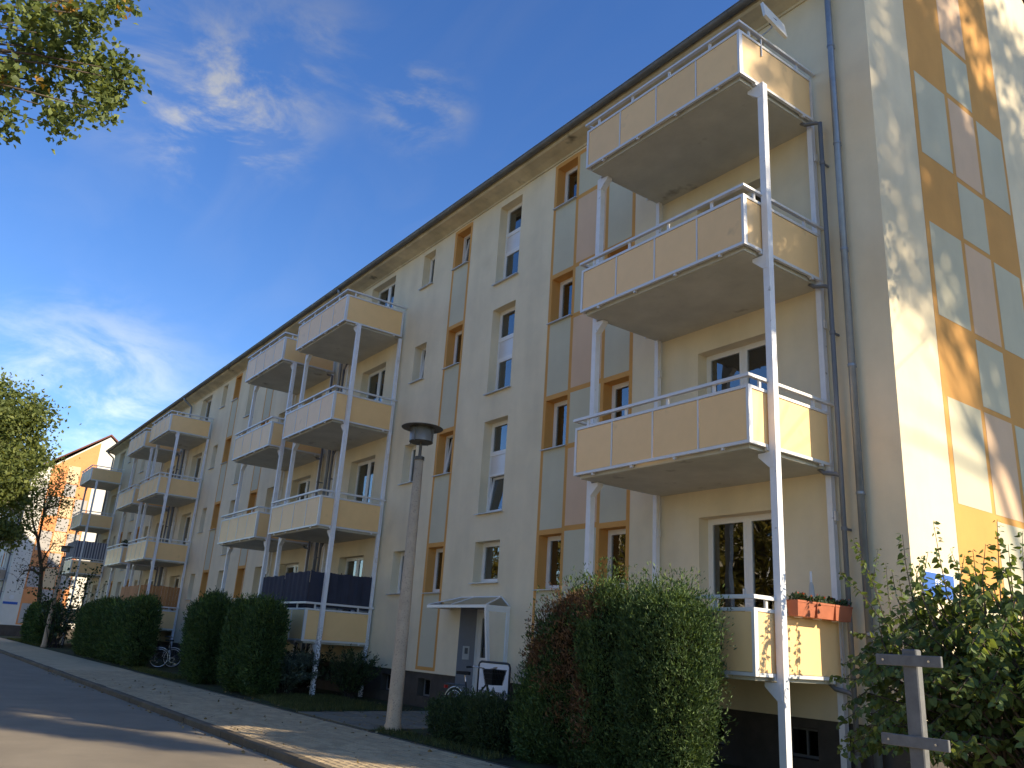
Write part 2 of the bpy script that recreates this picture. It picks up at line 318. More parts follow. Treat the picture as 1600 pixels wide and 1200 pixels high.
# paving stones: rows along the street
PW, PH = .2, .1
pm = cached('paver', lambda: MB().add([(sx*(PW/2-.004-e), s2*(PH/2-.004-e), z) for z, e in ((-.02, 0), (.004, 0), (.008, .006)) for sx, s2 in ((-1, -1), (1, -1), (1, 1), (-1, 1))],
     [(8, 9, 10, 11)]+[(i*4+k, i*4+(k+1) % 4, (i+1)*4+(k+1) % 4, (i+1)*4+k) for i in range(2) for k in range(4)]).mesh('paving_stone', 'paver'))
def pz(y): return .092+(y-KY-.12)/(-3.3-KY-.12)*.035
rows = int((-3.32-(KY+.14))/PH); rest = MB(); cnt = 0
pv = [tuple(v.co) for v in pm.vertices]; pf = [tuple(p.vertices) for p in pm.polygons]
spots = []
for r_ in range(rows):
    y = KY+.14+PH/2+r_*PH
    for i in range(-150, 10):
        x = -4.6+i*PW+(PW/2 if r_ % 2 else 0); 
        if x < -24 or x > -2.5: continue
        spots.append((x, y))
spots.sort(key=lambda p: (p[0]+4.9)**2+(p[1]+4.6)**2)
for i, (x, y) in enumerate(spots):
    z = pz(y)+rnd.uniform(-.002, .002)
    if i < 300: link('paving_stone', pm, pave, (x, y, z))
    else: rest.add([(p[0]+x, p[1]+y, p[2]+z) for p in pv], pf)
MB().quad((-24, KY+.13, pz(KY+.13)+.002), (-2.5, KY+.13, pz(KY+.13)+.002), (-2.5, -3.32, pz(-3.32)+.002), (-24, -3.32, pz(-3.32)+.002)).build('joint_bed', 'joint', pave)
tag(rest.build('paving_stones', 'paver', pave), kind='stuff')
# slab path to the door
path = empty('door_path', (0, 0, 0), kind='structure')
for i in range(6):
    for j in range(6):
        x0, y0 = -10.7+i*.5, -3.28+j*.5
        o = cbox('path_slab', 'slabs_path', path, x0+.006, x0+.494, y0+.006, y0+.494, .08, .128); z = .135+(y0+.25+3.3)/3.9*.065; o.location.z = z-.014+rnd.uniform(-.003, .003)

# ------------------------------------------------------------------ the apartment block
ZS = 2.8
TOP = 12.42
def facade(wall, x0, x1, z0, z1, openings, y=0):
    xs = sorted({x0, x1}|{o[0] for o in openings}|{o[1] for o in openings}); zs = sorted({z0, z1}|{o[2] for o in openings}|{o[3] for o in openings})
    zs = [z for z in zs if z0-1e-6 <= z <= z1+1e-6]
    for i in range(len(xs)-1):
        cx = (xs[i]+xs[i+1])/2; run = None
        for j in range(len(zs)-1):
            cz = (zs[j]+zs[j+1])/2
            hole = any(o[0] < cx < o[1] and o[2] < cz < o[3] for o in openings)
            if not hole and run is None: run = zs[j]
            if run is not None and (hole or j == len(zs)-2):
                top = zs[j] if hole else zs[j+1]
                wall.quad((xs[i], y, run), (xs[i+1], y, run), (xs[i+1], y, top), (xs[i], y, top)); run = None
RD = .22
def ringbox(b, x0, x1, z0, z1, w, y0, y1):
    b.box(x0, x0+w, y0, y1, z0, z1).box(x1-w, x1, y0, y1, z0, z1).box(x0+w, x1-w, y0, y1, z1-w, z1).box(x0+w, x1-w, y0, y1, z0, z0+w)
def window(bld, kind, xc, z0, w, h, paint='plaster', tilt=0, cover=None, sill=True):
    """frame in its reveal; sashes, panes, sill and curtain are its pieces (origin: middle of the opening's lower edge)"""
    hw = w/2; fw = .05
    o = link('window', cached(('wf', kind, w, h), lambda: (lambda b: (ringbox(b, -hw+.002, hw-.002, .002, h-.002, fw, RD, RD+.07), b)[1])(MB()).mesh('window', 'white_frame')), bld, (xc, 0, z0))
    rv = MB(); e = .003
    rv.box(-hw, -hw+e, .0, RD+.1, 0, h).box(hw-e, hw, .0, RD+.1, 0, h).box(-hw+e, hw-e, .0, RD+.1, h-e, h).box(-hw+e, hw-e, .0, RD+.1, 0, e)
    link('reveal', cached(('rv', w, h, paint), lambda: rv.mesh('reveal', paint)), o)
    def sash(x0, x1, za, zb, ang=0):
        sw = .055; cx = (x0+x1)/2; key = (round(x1-x0, 3), round(zb-za, 3))
        def mk():
            b = MB(); ringbox(b, -key[0]/2, key[0]/2, 0, key[1], sw, -.03, .03); return b.mesh('sash', 'white_frame')
        s = link('sash', cached(('sash',)+key, mk), o, (cx, RD+.028, za)); s.rotation_euler.x = -ang
        def mp_():
            return MB().box(-key[0]/2+sw, key[0]/2-sw, -.004, .004, sw, key[1]-sw).mesh('pane', 'glass')
        p = link('pane', cached(('pane',)+key, mp_), o, (cx, RD+.028, za)); p.rotation_euler.x = -ang
    g_ = .012
    if kind == 'small' or kind == 'entry': sash(-hw+fw-g_, hw-fw+g_, fw-g_, h-fw+g_, tilt)
    elif kind == 'french':
        link('mullion', cached(('mul', h), lambda: MB().box(-.03, .03, RD+.005, RD+.06, fw, h-fw).mesh('mullion', 'white_frame')), o)
        sash(-hw+fw-g_, -.022, fw-g_, h-fw+g_, tilt); sash(.022, hw-fw+g_, fw-g_, h-fw+g_)
        link('handle', cached('hdl', lambda: MB().box(-.075, -.055, RD-.05, RD, h*.45, h*.45+.12).mesh('handle', 'white_frame')), o)
    elif kind == 'stair':
        zm0, zm1 = h*.43, h*.63
        link('infill_panel', cached(('inf', w, h), lambda: MB().box(-hw+fw, hw-fw, RD+.012, RD+.05, zm0, zm1).mesh('infill_panel', 'alu')), o)
        for zq in (zm0-.05, zm1): cbox('transom', 'white_frame', o, -hw+fw, hw-fw, RD-.004, RD+.066, zq, zq+.05)
        sash(-hw+fw-g_, hw-fw+g_, fw-g_, zm0-.045, tilt); sash(-hw+fw-g_, hw-fw+g_, zm1+.045, h-fw+g_)
    if cover:
        name, mt, fz = cover
        def mc():
            b = MB(); n = 24; z1 = h-fw; z0_ = z1-(h-2*fw)*fz
            for i in range(n):
                xa, xb = [-hw+fw+(w-2*fw)*k/n for k in (i, i+1)]
                ya, yb = [RD+.16+(.018*math.sin(k*2.1)+.008*math.sin(k*.9) if name == 'curtain' else 0) for k in (i, i+1)]
                b.quad((xa, ya, z0_), (xb, yb, z0_), (xb, yb, z1), (xa, ya, z1))
            return b.mesh(name, mt, smooth=True)
        link(name, cached((name, w, h, fz), mc), o)
    if sill:
        def ms():
            return MB().add([(x, y, z) for x in (-hw-.04, hw+.04) for y, z in ((-.075, -.028), (-.075, -.012), (RD, .012), (RD, -.01))], [(0, 1, 2, 3), (7, 6, 5, 4), (0, 4, 5, 1), (1, 5, 6, 2), (2, 6, 7, 3), (3, 7, 4, 0)]).mesh('sill', 'sill')
        link('sill', cached(('sill', w), ms), o)
    return o

BW_, BD = 3.43, 1.87                             # balcony width, depth
def balcony(bld, xr, z0, pm_='panel', left_panel=True):
    """origin: right rear corner at wall, lower edge of the parapet frame"""
    L_ = -BW_
    s = link('balcony', cached('slab', lambda: MB().box(L_+.10, -.12, -1.74, 0, -.05, .12).box(L_+.06, -.08, -1.78, -1.74, -.045, .06).box(-.12, -.08, -1.74, 0, -.045, .06).box(L_+.06, L_+.10, -1.74, 0, -.045, .06).mesh('balcony', 'slab')), bld, (xr, 0, z0))
    H_, fwv = .78, .042
    def mframe():
        b = MB(); y0, y1 = -BD, -BD+.04
        b.box(L_, 0, y0, y1, 0, fwv).box(L_, 0, y0, y1, H_-fwv, H_).box(L_, L_+fwv, y0, y1, fwv, H_-fwv).box(-fwv, 0, y0, y1, fwv, H_-fwv)
        for k in (1, 2, 3): xx = L_+k*BW_/4; b.box(xx-.011, xx+.011, y0+.004, y1-.01, fwv, H_-fwv)
        for xa, xb in ((L_, L_+.04), (-.04, 0)):
            b.box(xa, xb, y1, -.08, 0, fwv).box(xa, xb, y1, -.08, H_-fwv, H_).box(xa, xb, -.08-fwv, -.08, fwv, H_-fwv).box(xa, xb, y1, y1+.03, fwv, H_-fwv)
        return b.mesh('parapet_frame', 'alu')
    link('parapet_frame', cached('pframe', mframe), s)
    def mrail():
        b = MB(); h0, h1 = .882, .918
        b.box(L_-.03, .03, -BD-.03, -BD+.03, h0, h1).box(-.03, .03, -BD+.03, -.02, h0, h1).box(L_-.03, L_+.03, -BD+.03, -.02, h0, h1)
        b.box(L_-.018, .018, -BD-.018, -BD+.018, h1, h1+.012).box(-.018, .018, -BD+.018, -.02, h1, h1+.012)
        return b.mesh('handrail', 'alu')
    link('handrail', cached('hrail', mrail), s)
    def mbr():
        b = MB()
        for k in (.3, 1.15, 2.0, 2.85): b.box(L_+k+.1, L_+k+.16, -BD+.04, -1.72, .02, .05).box(L_+k+.11, L_+k+.15, -BD+.01, -BD+.05, -.035, 0)
        for y in (-1.62, -.45):
            for x in (-.02, L_+.02): b.box(x-.02, x+.02, y+.1, y+.15, -.035, 0)
            b.box(-.1, -.03, y+.1, y+.15, .01, .04)
        return b.mesh('fixings', 'alu')
    tag(link('fixings', cached('brk', mbr), s), kind='stuff')
    for k in (.3, 1.15, 2.0, 2.85): cbox('rail_support', 'alu', s, L_+k-.02, L_+k+.02, -BD+.005, -BD+.035, H_, .882)
    for y in (-1.62, -.45):
        for x in (-.02, L_+.02): cbox('rail_support', 'alu', s, x-.015, x+.015, y-.02, y+.02, H_, .882)
    pw = BW_/4
    for k in range(4):
        a = L_+k*pw+(fwv if k == 0 else .011)+.006; e = L_+(k+1)*pw-(fwv if k == 3 else .011)-.006
        cbox('front_panel', pm_, s, a, e, -BD+.012, -BD+.022, fwv+.006, H_-fwv-.006)
    for x in (-.024, L_+.014): cbox('side_panel', pm_, s, x, x+.01, -BD+.076, -.08-fwv-.006, fwv+.006, H_-fwv-.006)
    return s
def stack(bld, xr, floors=(1, 2, 3, 4), pm_=('panel',)*4, post='post', posts=True):
    res = {}
    for f in floors: res[f] = balcony(bld, xr, 1.43+(f-1)*ZS, pm_[f-1])
    if posts:
        top = 1.43+3*ZS-.05; xl = xr-BW_
        for x, sx in ((xr+.056, -1), (xl-.056, 1)):
            p = cbox('post', post, bld, x-.05, x+.05, -1.49, -1.39, .05, top+.02)
            for f in floors:
                z = 1.43+(f-1)*ZS-.06; zl = z-(.05+top+.02)/2
                link('gusset_plate', cached(('gus', sx), lambda: MB().prism([(-.02, 0), (sx*.22, 0), (sx*.22, -.05), (sx*.05, -.2), (-.02, -.2)] if sx > 0 else [(.02, 0), (.02, -.2), (-.05, -.2), (-.22, -.05), (-.22, 0)], 'y', -.058, .058).mesh('gusset_plate', 'post')), p, (0, 0, zl))
        for x in (xr-.05, xl+.09):
            p = cbox('post', post, bld, x-.042, x+.042, -.14, -.055, .05, top)
            for f in floors[1:]: cbox('wall_bracket', 'alu', p, .05, .075, -.03, .03, 1.43+(f-1)*ZS-.75-(.05+top)/2, 1.43+(f-1)*ZS-.62-(.05+top)/2)
    return res

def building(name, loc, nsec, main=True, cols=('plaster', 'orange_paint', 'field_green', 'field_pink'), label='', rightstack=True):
    P, O, G, K = cols
    bld = empty(name, loc, label=label, cat='building')
    xe = -.39-18*nsec-.39; wall = MB(); ops = []; wins = []
    for s in range(nsec):
        ox = -18*s
        for f in range(4):
            zf = 2.70+f*ZS
            wins += [('small', ox-5.47, zf, .70, 1.05, O if (main and s == 0) else P, s, f, 'W1'), ('small', ox-7.25, zf, .70, 1.05, O, s, f, 'W2'),
                     ('small', ox-11.57, zf, .68, 1.05, O, s, f, 'W3'), ('small', ox-13.34, zf, .64, 1.05, P, s, f, 'W4'),
                     ('french', ox-2.67, 1.52+f*ZS, 1.56, 2.23, P, s, f, 'FA'), ('french', ox-16.12, 1.52+f*ZS, 1.56, 2.23, P, s, f, 'FB')]
        for k, (za, zb) in enumerate(((9.98, 12.11), (7.18, 9.31), (4.38, 6.51))): wins.append(('stair', ox-9.42, za, .93, zb-za, P, s, k, 'ST'))
        wins.append(('entry', ox-9.42, 2.88, .95, .88, P, s, 0, 'SE'))
    ops = [(x-w/2, x+w/2, z, z+h) for _, x, z, w, h, *_r in wins]
    doors = [(-10.27-18*s, -8.55-18*s, 0.0, 2.36) for s in range(nsec)]
    facade(wall, xe, 0, .93, TOP, ops+doors)
    # gable ends and back
    for x in (0, xe):
        wall.add([(x, 0, .93), (x, 10, .93), (x, 10, TOP), (x, 5, 16.5), (x, 0, TOP)], [(0, 1, 2, 3, 4)] if x == 0 else [(4, 3, 2, 1, 0)])
    wall.quad((0, 10, 0), (xe, 10, 0), (xe, 10, TOP), (0, 10, TOP))
    wall.quad((xe, 0, .93), (xe, .03, .93), (0, .03, .93), (0, 0, .93))
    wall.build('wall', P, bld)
    MB().quad((xe+.05, .8, 0), (-.05, .8, 0), (-.05, .8, TOP), (xe+.05, .8, TOP)).build('dark_room_sheet', 'room_dark', bld)  # near-black sheet behind all windows: the gloom of the rooms as colour
    # plinth with cellar windows
    pl = MB(); cells = []
    for s in range(nsec):
        for x in (-1.75, -3.3, -5.5, -7.25, -11.6, -13.4, -15.4, -16.9): cells.append((x-18*s-.28, x-18*s+.28, .42, .80))
    facade(pl, xe+.02, -.02, -.1, .93, cells+doors, y=.03)
    pl.quad((-.02, .03, -.1), (-.02, 10, -.1), (-.02, 10, .93), (-.02, .03, .93)).quad((xe+.02, 10, -.1), (xe+.02, .03, -.1), (xe+.02, .03, .93), (xe+.02, 10, .93))
    for a, c, z0, z1 in cells:
        pl.quad((a, .03, z0), (a, .3, z0), (a, .3, z1), (a, .03, z1)).quad((c, .3, z0), (c, .03, z0), (c, .03, z1), (c, .3, z1)).quad((a, .03, z1), (a, .3, z1), (c, .3, z1), (c, .03, z1)).quad((a, .03, z0), (c, .03, z0), (c, .3, z0), (a, .3, z0))
    plinth = pl.build('plinth', 'plinth', bld)
    def cwin():
        b = MB(); ringbox(b, -.277, .277, 0.003, .377, .035, .2, .24); b.box(-.012, .012, .2, .24, .038, .342); return b.mesh('cellar_window', 'plastic_grey')
    for a, c, z0, z1 in cells:
        o = link('cellar_window', cached('cw', cwin), bld, ((a+c)/2, 0, z0)); link('pane', cached('cwp', lambda: MB().box(-.242, .242, .215, .222, .038, .342).mesh('pane', 'glass')), o)
    tilts = {(0, 3, 'W3'): .13, (0, 1, 'W3'): .14, (0, 2, 'W4'): .13, (0, 2, 'ST'): .13, (0, 1, 'W4'): .0, (0, 2, 'W3'): 0}
    for kind, x, z, w, h, paint, s, f, key in wins:
        c = None; q = rnd.random()
        if kind == 'french': c = ('curtain', 'curtain', 1.0) if q < .25 else ('blind', 'blind', .42) if q < .5 else None
        elif kind == 'small': c = ('curtain', 'curtain', 1.0) if q < .35 else ('blind', 'blind', .45) if q < .5 else None
        if main and s == 0:
            c = {(3, 'W2'): ('curtain', 'curtain', 1.0), (0, 'FA'): ('blind', 'blind', .62), (1, 'FA'): None, (0, 'W1'): None, (0, 'W2'): None, (2, 'W2'): ('curtain', 'curtain', 1.0)}.get((f, key), c)
        window(bld, kind, x, z, w, h, paint, tilts.get((s, f, key), 0) if main else 0, c)
    # painted strips: orange lines round grey-green and pink fields
    def field(a, c, z0, z1, m_, lift=.0045):
        MB().box(a, c, -lift, .001, z0, z1).build('painted_field', m_, bld)
    def strip(x0, x1, col_w, zb=.98):               # one window column
        b = .085
        zs_ = [(2.70+f*ZS, 3.75+f*ZS) for f in range(4)]
        for xa, xb in ((x0, x0+b), (x1-b, x1)): field(xa, xb, zb, 12.24, O)
        field(x0+b, x1-b, zb, zb+.075, O); prev = zb+.075
        for za, zt in zs_:
            field(x0+b, x1-b, prev, za-.001, G, .0035); field(x0+b, x1-b, zt, zt+.1, O); prev = zt+.1
        field(x0+b, x1-b, prev, 12.24, O) if prev < 12.23 else None
    for s in range(nsec):
        ox = -18*s
        strip(ox-12.0, ox-11.14, .68)
        if main and s == 0:
            strip(-7.685, -6.815, .7); strip(-5.905, -5.035, .7)
            zz = .98
            for z0, z1, m_ in ((.98, 3.78, G), (3.88, 5.41, K), (5.5, 6.57, G), (6.67, 8.21, K), (8.3, 9.37, G), (9.47, 11.01, K), (11.1, 12.14, G)):
                field(-6.815, -5.905, z0, z1, m_, .0035)
                field(-6.815, -5.905, z1, z1+.1, O, .0042)
        else: strip(ox-7.68, ox-6.82, .7)
    # gable mural
    def gfield(y0, y1, z0, z1, m_, lift): MB().box(-.001, lift, y0, y1, z0, z1).build('painted_field', m_, bld)
    gfield(1.22, 4.4, 1.0, 12.3, O, .004)
    MB().add([(.004, 1.22, 12.3), (.004, 4.4, 12.3), (.004, 4.4, 15.9), (.004, 1.22, 13.3)], [(0, 1, 2, 3)]).build('painted_field', O, bld)
    zr = ((1.1, 2.6, 'GKG'), (2.7, 3.74, 'OGO'), (3.84, 5.38, 'GKG'), (5.47, 6.55, 'OGO'), (6.65, 8.2, 'GKG'), (8.29, 9.33, 'OGO'), (9.43, 10.97, 'GKG'), (11.08, 12.1, 'OGO'), (12.2, 13.6, 'OKO'))
    for z0, z1, pat in zr:
        for (y0, y1), ch in zip(((1.34, 2.3), (2.41, 3.28), (3.39, 4.3)), pat):
            if ch != 'O': gfield(y0, y1, z0, z1, {'G': G, 'K': K}[ch], .008)
    # eaves
    corn = MB(); prof = [(0, TOP-.13), (-.03, TOP-.13), (-.03, TOP-.08), (-.18, TOP-.03), (-.40, TOP+.0), (-.445, TOP+.03), (-.445, TOP+.10), (0, TOP+.10)]
    corn.prism(prof, 'x', xe, 0).build('cornice', 'cornice', bld)
    roof = MB(); th = .14; sl_ = 4.0/5.0
    for sgn, ye, yr in ((-1, -.46, 5), (1, 10.46, 5)):
        z0 = TOP+.12-.46*0; zr_ = 16.62
        pts = [(ye, z0-.02), (ye, z0+th-.02), (yr, zr_+th), (yr, zr_)]
        roof.prism(pts if sgn < 0 else pts[::-1], 'x', xe-.18, .10)
    ro = roof.build('roof', 'roof_tile', bld)
    gut = MB(); n = 9; gr = .085; gy, gz = -.53, TOP+.13
    prof = [(gy+gr*math.cos(math.pi+math.pi*k/n), gz+gr*math.sin(math.pi+math.pi*k/n)) for k in range(n+1)]; prof2 = [(gy+(gr-.008)*math.cos(math.pi+math.pi*k/n), gz+(gr-.008)*math.sin(math.pi+math.pi*k/n)) for k in range(n+1)]
    gut.prism(prof+prof2[::-1], 'x', xe-.15, .08)
    gut.tube([(xe-.15, gy-gr, gz), (.08, gy-gr, gz)], .012, 6)
    gut = gut.build('gutter', 'zinc_dark', bld)
    bmesh_ = cached('gbr', lambda: MB().prism([(gy+(gr+.006)*math.cos(math.pi+math.pi*k/n), gz+(gr+.006)*math.sin(math.pi+math.pi*k/n)) for k in range(n+1)]+[(gy+(gr-.002)*math.cos(math.pi+math.pi*k/n), gz+(gr-.002)*math.sin(math.pi+math.pi*k/n)) for k in range(n+1)][::-1], 'x', -.015, .015).mesh('gutter_bracket', 'zinc_dark'))
    k = -.4
    while k > xe: link('gutter_bracket', bmesh_, gut, (k, 0, 0)); k -= .9
    # downpipes
    def pipe(x, r=.05, m_='zinc', zb=.3):
        b = MB(); b.tube([(x, gy, gz-.06), (x, gy+.02, gz-.16), (x, -.3, gz-.32), (x, -.11, gz-.46), (x, -.1, gz-.6), (x, -.1, zb)], r, 12)
        p = b.build('downpipe', m_, bld, smooth=True)
        for z in (11.0, 9.2, 7.4, 5.6, 3.8, 2.0):
            MB().tube([(x, -.1, z), (x, -.1, z+.035)], r+.008, 12).box(x-.012, x+.012, -.1+r, .0, z+.005, z+.03).build('pipe_clamp', m_, p)
        return p
    if main:
        pipe(-.56)
        for s in (1, 2): pipe(-.39-18*s)
        pipe(xe+.25)
    for s in range(nsec):                            # balcony drains
        for xd in ((-.79-18*s,) if s == 0 else (-.84-18*s,))+(( -17.95-18*s,) if main else ()):
            b = MB(); b.tube([(xd, -.16, .2), (xd, -.16, 1.43+3*ZS-.15)], .034, 10)
            d = b.build('drain_pipe', 'plastic_grey', bld, smooth=True); q = -.3 if xd > -18*s-9 else .3
            for f in (1, 2, 3, 4):
                z = 1.43+(f-1)*ZS; MB().tube([(xd+q, -.22, z-.03), (xd+q*.75, -.21, z-.1), (xd+q*.2, -.17, z-.13), (xd, -.16, z-.17), (xd, -.16, z-.26)], .03, 8).build('pipe_elbow', 'plastic_grey', d, smooth=True)
                MB().tube([(xd, -.16, z-.9), (xd, -.16, z-.85)], .042, 10).box(xd-.01, xd+.01, -.13, 0, z-.89, z-.86).build('pipe_clamp', 'plastic_grey', d)
    return bld, xe

main, XE = building('apartment_building', (0, 0, 0), 3, label='long cream four storey apartment block with tan balconies and orange window strips')
ST = {}
for s in range(3):
    ST['R%d' % s] = stack(main, -.95-18*s)
    ST['L%d' % s] = stack(main, -14.38-18*s, post='post_peeling' if s == 0 else 'post', pm_=('panel',)*4)
# entrance: recess, door, canopy and slanted glass screen
for s in range(3):
    ox = -18*s; x0, x1 = ox-10.27, ox-8.55
    d = MB(); yd = .48
    d.quad((x0, 0, .2), (x0, yd, .2), (x0, yd, 2.36), (x0, 0, 2.36)).quad((x1, yd, .2), (x1, 0, .2), (x1, 0, 2.36), (x1, yd, 2.36)).quad((x0, 0, 2.36), (x0, yd, 2.36), (x1, yd, 2.36), (x1, 0, 2.36)).quad((x0, -.02, .215), (x1, -.02, .215), (x1, yd, .215), (x0, yd, .215))
    d.build('entrance_recess', 'door_grey', main)
    if s: 
        MB().box(x0, x1, yd, yd+.04, .2, 2.36).build('door', 'door_grey', main); continue
    cbox('step', 'kerb', main, x0-.1, x1+.1, -.35, .03, .1, .21)
    fr = MB(); 
    ringbox(fr, x0+.002, x1-.002, .22, 2.355, .07, yd-.04, yd+.05); fr.box(x0+1.05, x0+1.13, yd-.03, yd+.04, .29, 2.285)
    dr = fr.build('door', 'white_frame', main)
    lf = MB(); ringbox(lf, x0+.075, x0+1.045, .3, 2.28, .12, yd-.025, yd+.025); lf.box(x0+.195, x0+.925, yd-.024, yd+.024, 1.18, 1.34); lf.build('door_leaf', 'white_frame', dr)
    for za, zb in ((.42, 1.18), (1.34, 2.16)): MB().box(x0+.195, x0+.925, yd-.005, yd+.005, za, zb).build('pane', 'glass', dr)
    MB().box(x0+1.13, x1-.075, yd-.005, yd+.005, .3, 2.28).build('pane', 'glass', dr)
    MB().tube([(x0+.98, yd-.07, 1.15), (x0+.98, yd-.07, 1.5)], .014, 8).build('handle', 'chrome', dr)
    ic = cbox('intercom', 'alu', main, x0+.001, x0+.022, .13, .29, 1.28, 1.56); cbox('call_button', 'plastic_grey', ic, .01, .016, -.04, .04, -.02, .1)
    # canopy
    a, c, yf, zf, zt = -10.72, -8.42, -.60, 2.37, 2.57
    cn = MB(); cn.box(a, c, yf, yf+.05, zf-.06, zf).box(a, a+.05, yf+.05, 0, zf-.06, zf).box(c-.05, c, yf+.05, 0, zf-.06, zf)
    for pa, pb in (((a+.02, yf+.02, zf), (a+.5, -.02, zt)), ((c-.02, yf+.02, zf), (c-.32, -.02, zt)), ((-9.75, yf+.02, zf), (-9.75, -.02, zt)), ((a+.5, -.02, zt), (c-.32, -.02, zt)), ((a+.02, -.02, zf), (a+.5, -.02, zt)), ((c-.02, -.02, zf), (c-.32, -.02, zt))): cn.tube([pa, pb], .018, 6)
    cn = cn.build('canopy', 'white_frame', main)
    for pts in (((a+.02, yf+.02, zf+.01), (-9.765, yf+.02, zf+.01), (-9.765, -.03, zt), (a+.5, -.03, zt)), ((-9.735, yf+.02, zf+.01), (c-.02, yf+.02, zf+.01), (c-.32, -.03, zt), (-9.735, -.03, zt)), ((c-.02, yf+.02, zf+.01), (c-.02, -.03, zf+.01), (c-.32, -.03, zt)), ((a+.02, -.03, zf+.01), (a+.02, yf+.02, zf+.01), (a+.5, -.03, zt))):
        MB().add(pts, [tuple(range(len(pts)))]).build('pane', 'glass_canopy', cn)
    sc = MB(); xs = c-.03
    sc.prism([(yf, zf-.06), (yf+.07, zf-.06), (-.30, .21), (-.37, .21)], 'x', xs-.03, xs+.03)
    sc.box(xs-.025, xs+.025, -.07, -.0, .21, zf-.06).box(xs-.025, xs+.025, yf+.06, -.07, zf-.12, zf-.06)
    sc = sc.build('side_screen', 'white_frame', main)
    MB().prism([(yf+.07, zf-.12), (-.07, zf-.12), (-.07, .3), (-.31, .3)], 'x', xs-.004, xs+.004).build('pane', 'glass_canopy', sc)

# neighbour block at the end of the street
far, _ = building('apartment_building', (-70, -3.05, 0), 1, main=False, cols=('far_plaster', 'far_orange', 'far_grey', 'far_cell'), label='distant sunlit apartment block with orange and pale chequered gable at street end')
stack(far, -.95, pm_=('panel_dull',)*4)

# invented block across the street: its sunlit front bounces light onto the shaded facade
opp, _ = building('apartment_building', (-46, -36, 0), 2, main=False, label='unseen cream block added across the street to bounce sunlight onto the shaded front')
opp.rotation_euler.z = math.pi

# ------------------------------------------------------------------ plants
def rot_frames(n, rng, up=0.0, nrm=None):
    a = rng.normal(size=(n, 3)); a[:, 2] += up
    if nrm is not None: a = a*.6+nrm
    a /= np.linalg.norm(a, axis=1)[:, None]+1e-9
    r = rng.normal(size=(n, 3)); b = np.cross(a, r); b /= np.linalg.norm(b, axis=1)[:, None]+1e-9
    return a, b, np.cross(a, b)
def leaf_mesh(name, material, C, size, rng, aspect=.62, d=None, fold=.25, jitter=.35):
    """rhombic leaves, folded along the midrib; d = leaf directions"""
    C = np.asarray(C, float); n = len(C)
    D, B, Nn = rot_frames(n, rng, nrm=d)
    s = size*(1+jitter*rng.uniform(-1, 1, n))[:, None]
    tip = C+D*s; mid = C+D*s*.45; l = mid+B*s*aspect/2+Nn*s*fold*.5; r = mid-B*s*aspect/2+Nn*s*fold*.5
    V = np.stack([C, l, tip, r], 1).reshape(-1, 3); i = np.arange(n)*4
    F = np.stack([np.stack([i, i+2, i+1], 1), np.stack([i, i+3, i+2], 1)], 1).reshape(-1, 3)
    me = bpy.data.meshes.new(name); me.vertices.add(len(V)); me.vertices.foreach_set('co', V.ravel()); me.loops.add(F.size); me.loops.foreach_set('vertex_index', F.ravel().astype(np.int32))
    me.polygons.add(len(F)); me.polygons.foreach_set('loop_start', np.arange(0, F.size, 3, dtype=np.int32)); me.materials.append(MATS[material]); me.update(calc_edges=True); me.validate(); return me
def clump_pts(rng, centers, n, spread, flat=.8):
    k = rng.integers(0, len(centers), n); p = np.asarray(centers)[k]+rng.normal(size=(n, 3))*spread*np.array([1, 1, flat]); return p
def ell_centers(rng, c, rad, n, inner=.35):
    u = rng.normal(size=(n, 3)); u /= np.linalg.norm(u, axis=1)[:, None]; q = rng.uniform(inner**2, 1, n)[:, None]**.5
    return np.asarray(c)+u*q*np.asarray(rad)
def limbs(b, base, top, centers, rng, r0, nl, minr=.012, sub=3):
    base, top = Vector(base), Vector(top)
    trunk = [base.lerp(top, k/6)+Vector((rng.normal()*.05*k/3, rng.normal()*.05*k/3, 0)) for k in range(7)]; trunk[0] = base
    b.tube(trunk, [r0*(1-.75*k/6) for k in range(7)], 10)
    idx = rng.permutation(len(centers))[:nl]
    for j in idx:
        c = Vector(centers[j]); kk = rng.uniform(.35, .95); p = base.lerp(top, kk); r = r0*(1-.75*kk)*.55
        mid = p.lerp(c, .5)+Vector((0, 0, (c-p).length*.12)); b.tube([p, p.lerp(mid, .55), mid, mid.lerp(c, .6), c], [r, r*.8, r*.55, r*.35, minr*.6], 6)
        for _ in range(sub):
            e = c+Vector(rng.normal(size=3))*.45*(c-p).length*.4; b.tube([mid, mid.lerp(e, .5)+Vector((0, 0, .1)), e], [r*.4, r*.25, minr*.4], 5)
def tree(name, label, base, top, centers, n, spread, leaf, size, r0, nl, seed, cat='tree', group=None, bark='bark', extra=None):
    rng = np.random.default_rng(seed); o = empty(name, base, label=label, cat=cat, group=group); base = Vector(base)
    b = MB(); C0 = np.asarray(centers)-np.array(base); limbs(b, (0, 0, 0), Vector(top)-base, C0, rng, r0, nl); b.build('trunk', bark, o, smooth=True)
    link('crown', leaf_mesh('crown', leaf, clump_pts(rng, C0, n, spread), size, rng), o)
    if extra: link('turning_leaves', leaf_mesh('turning_leaves', extra[0], clump_pts(rng, C0[rng.permutation(len(C0))[:extra[2]]], extra[1], spread*.7), size, rng), o)
    return o
rng = np.random.default_rng(3)
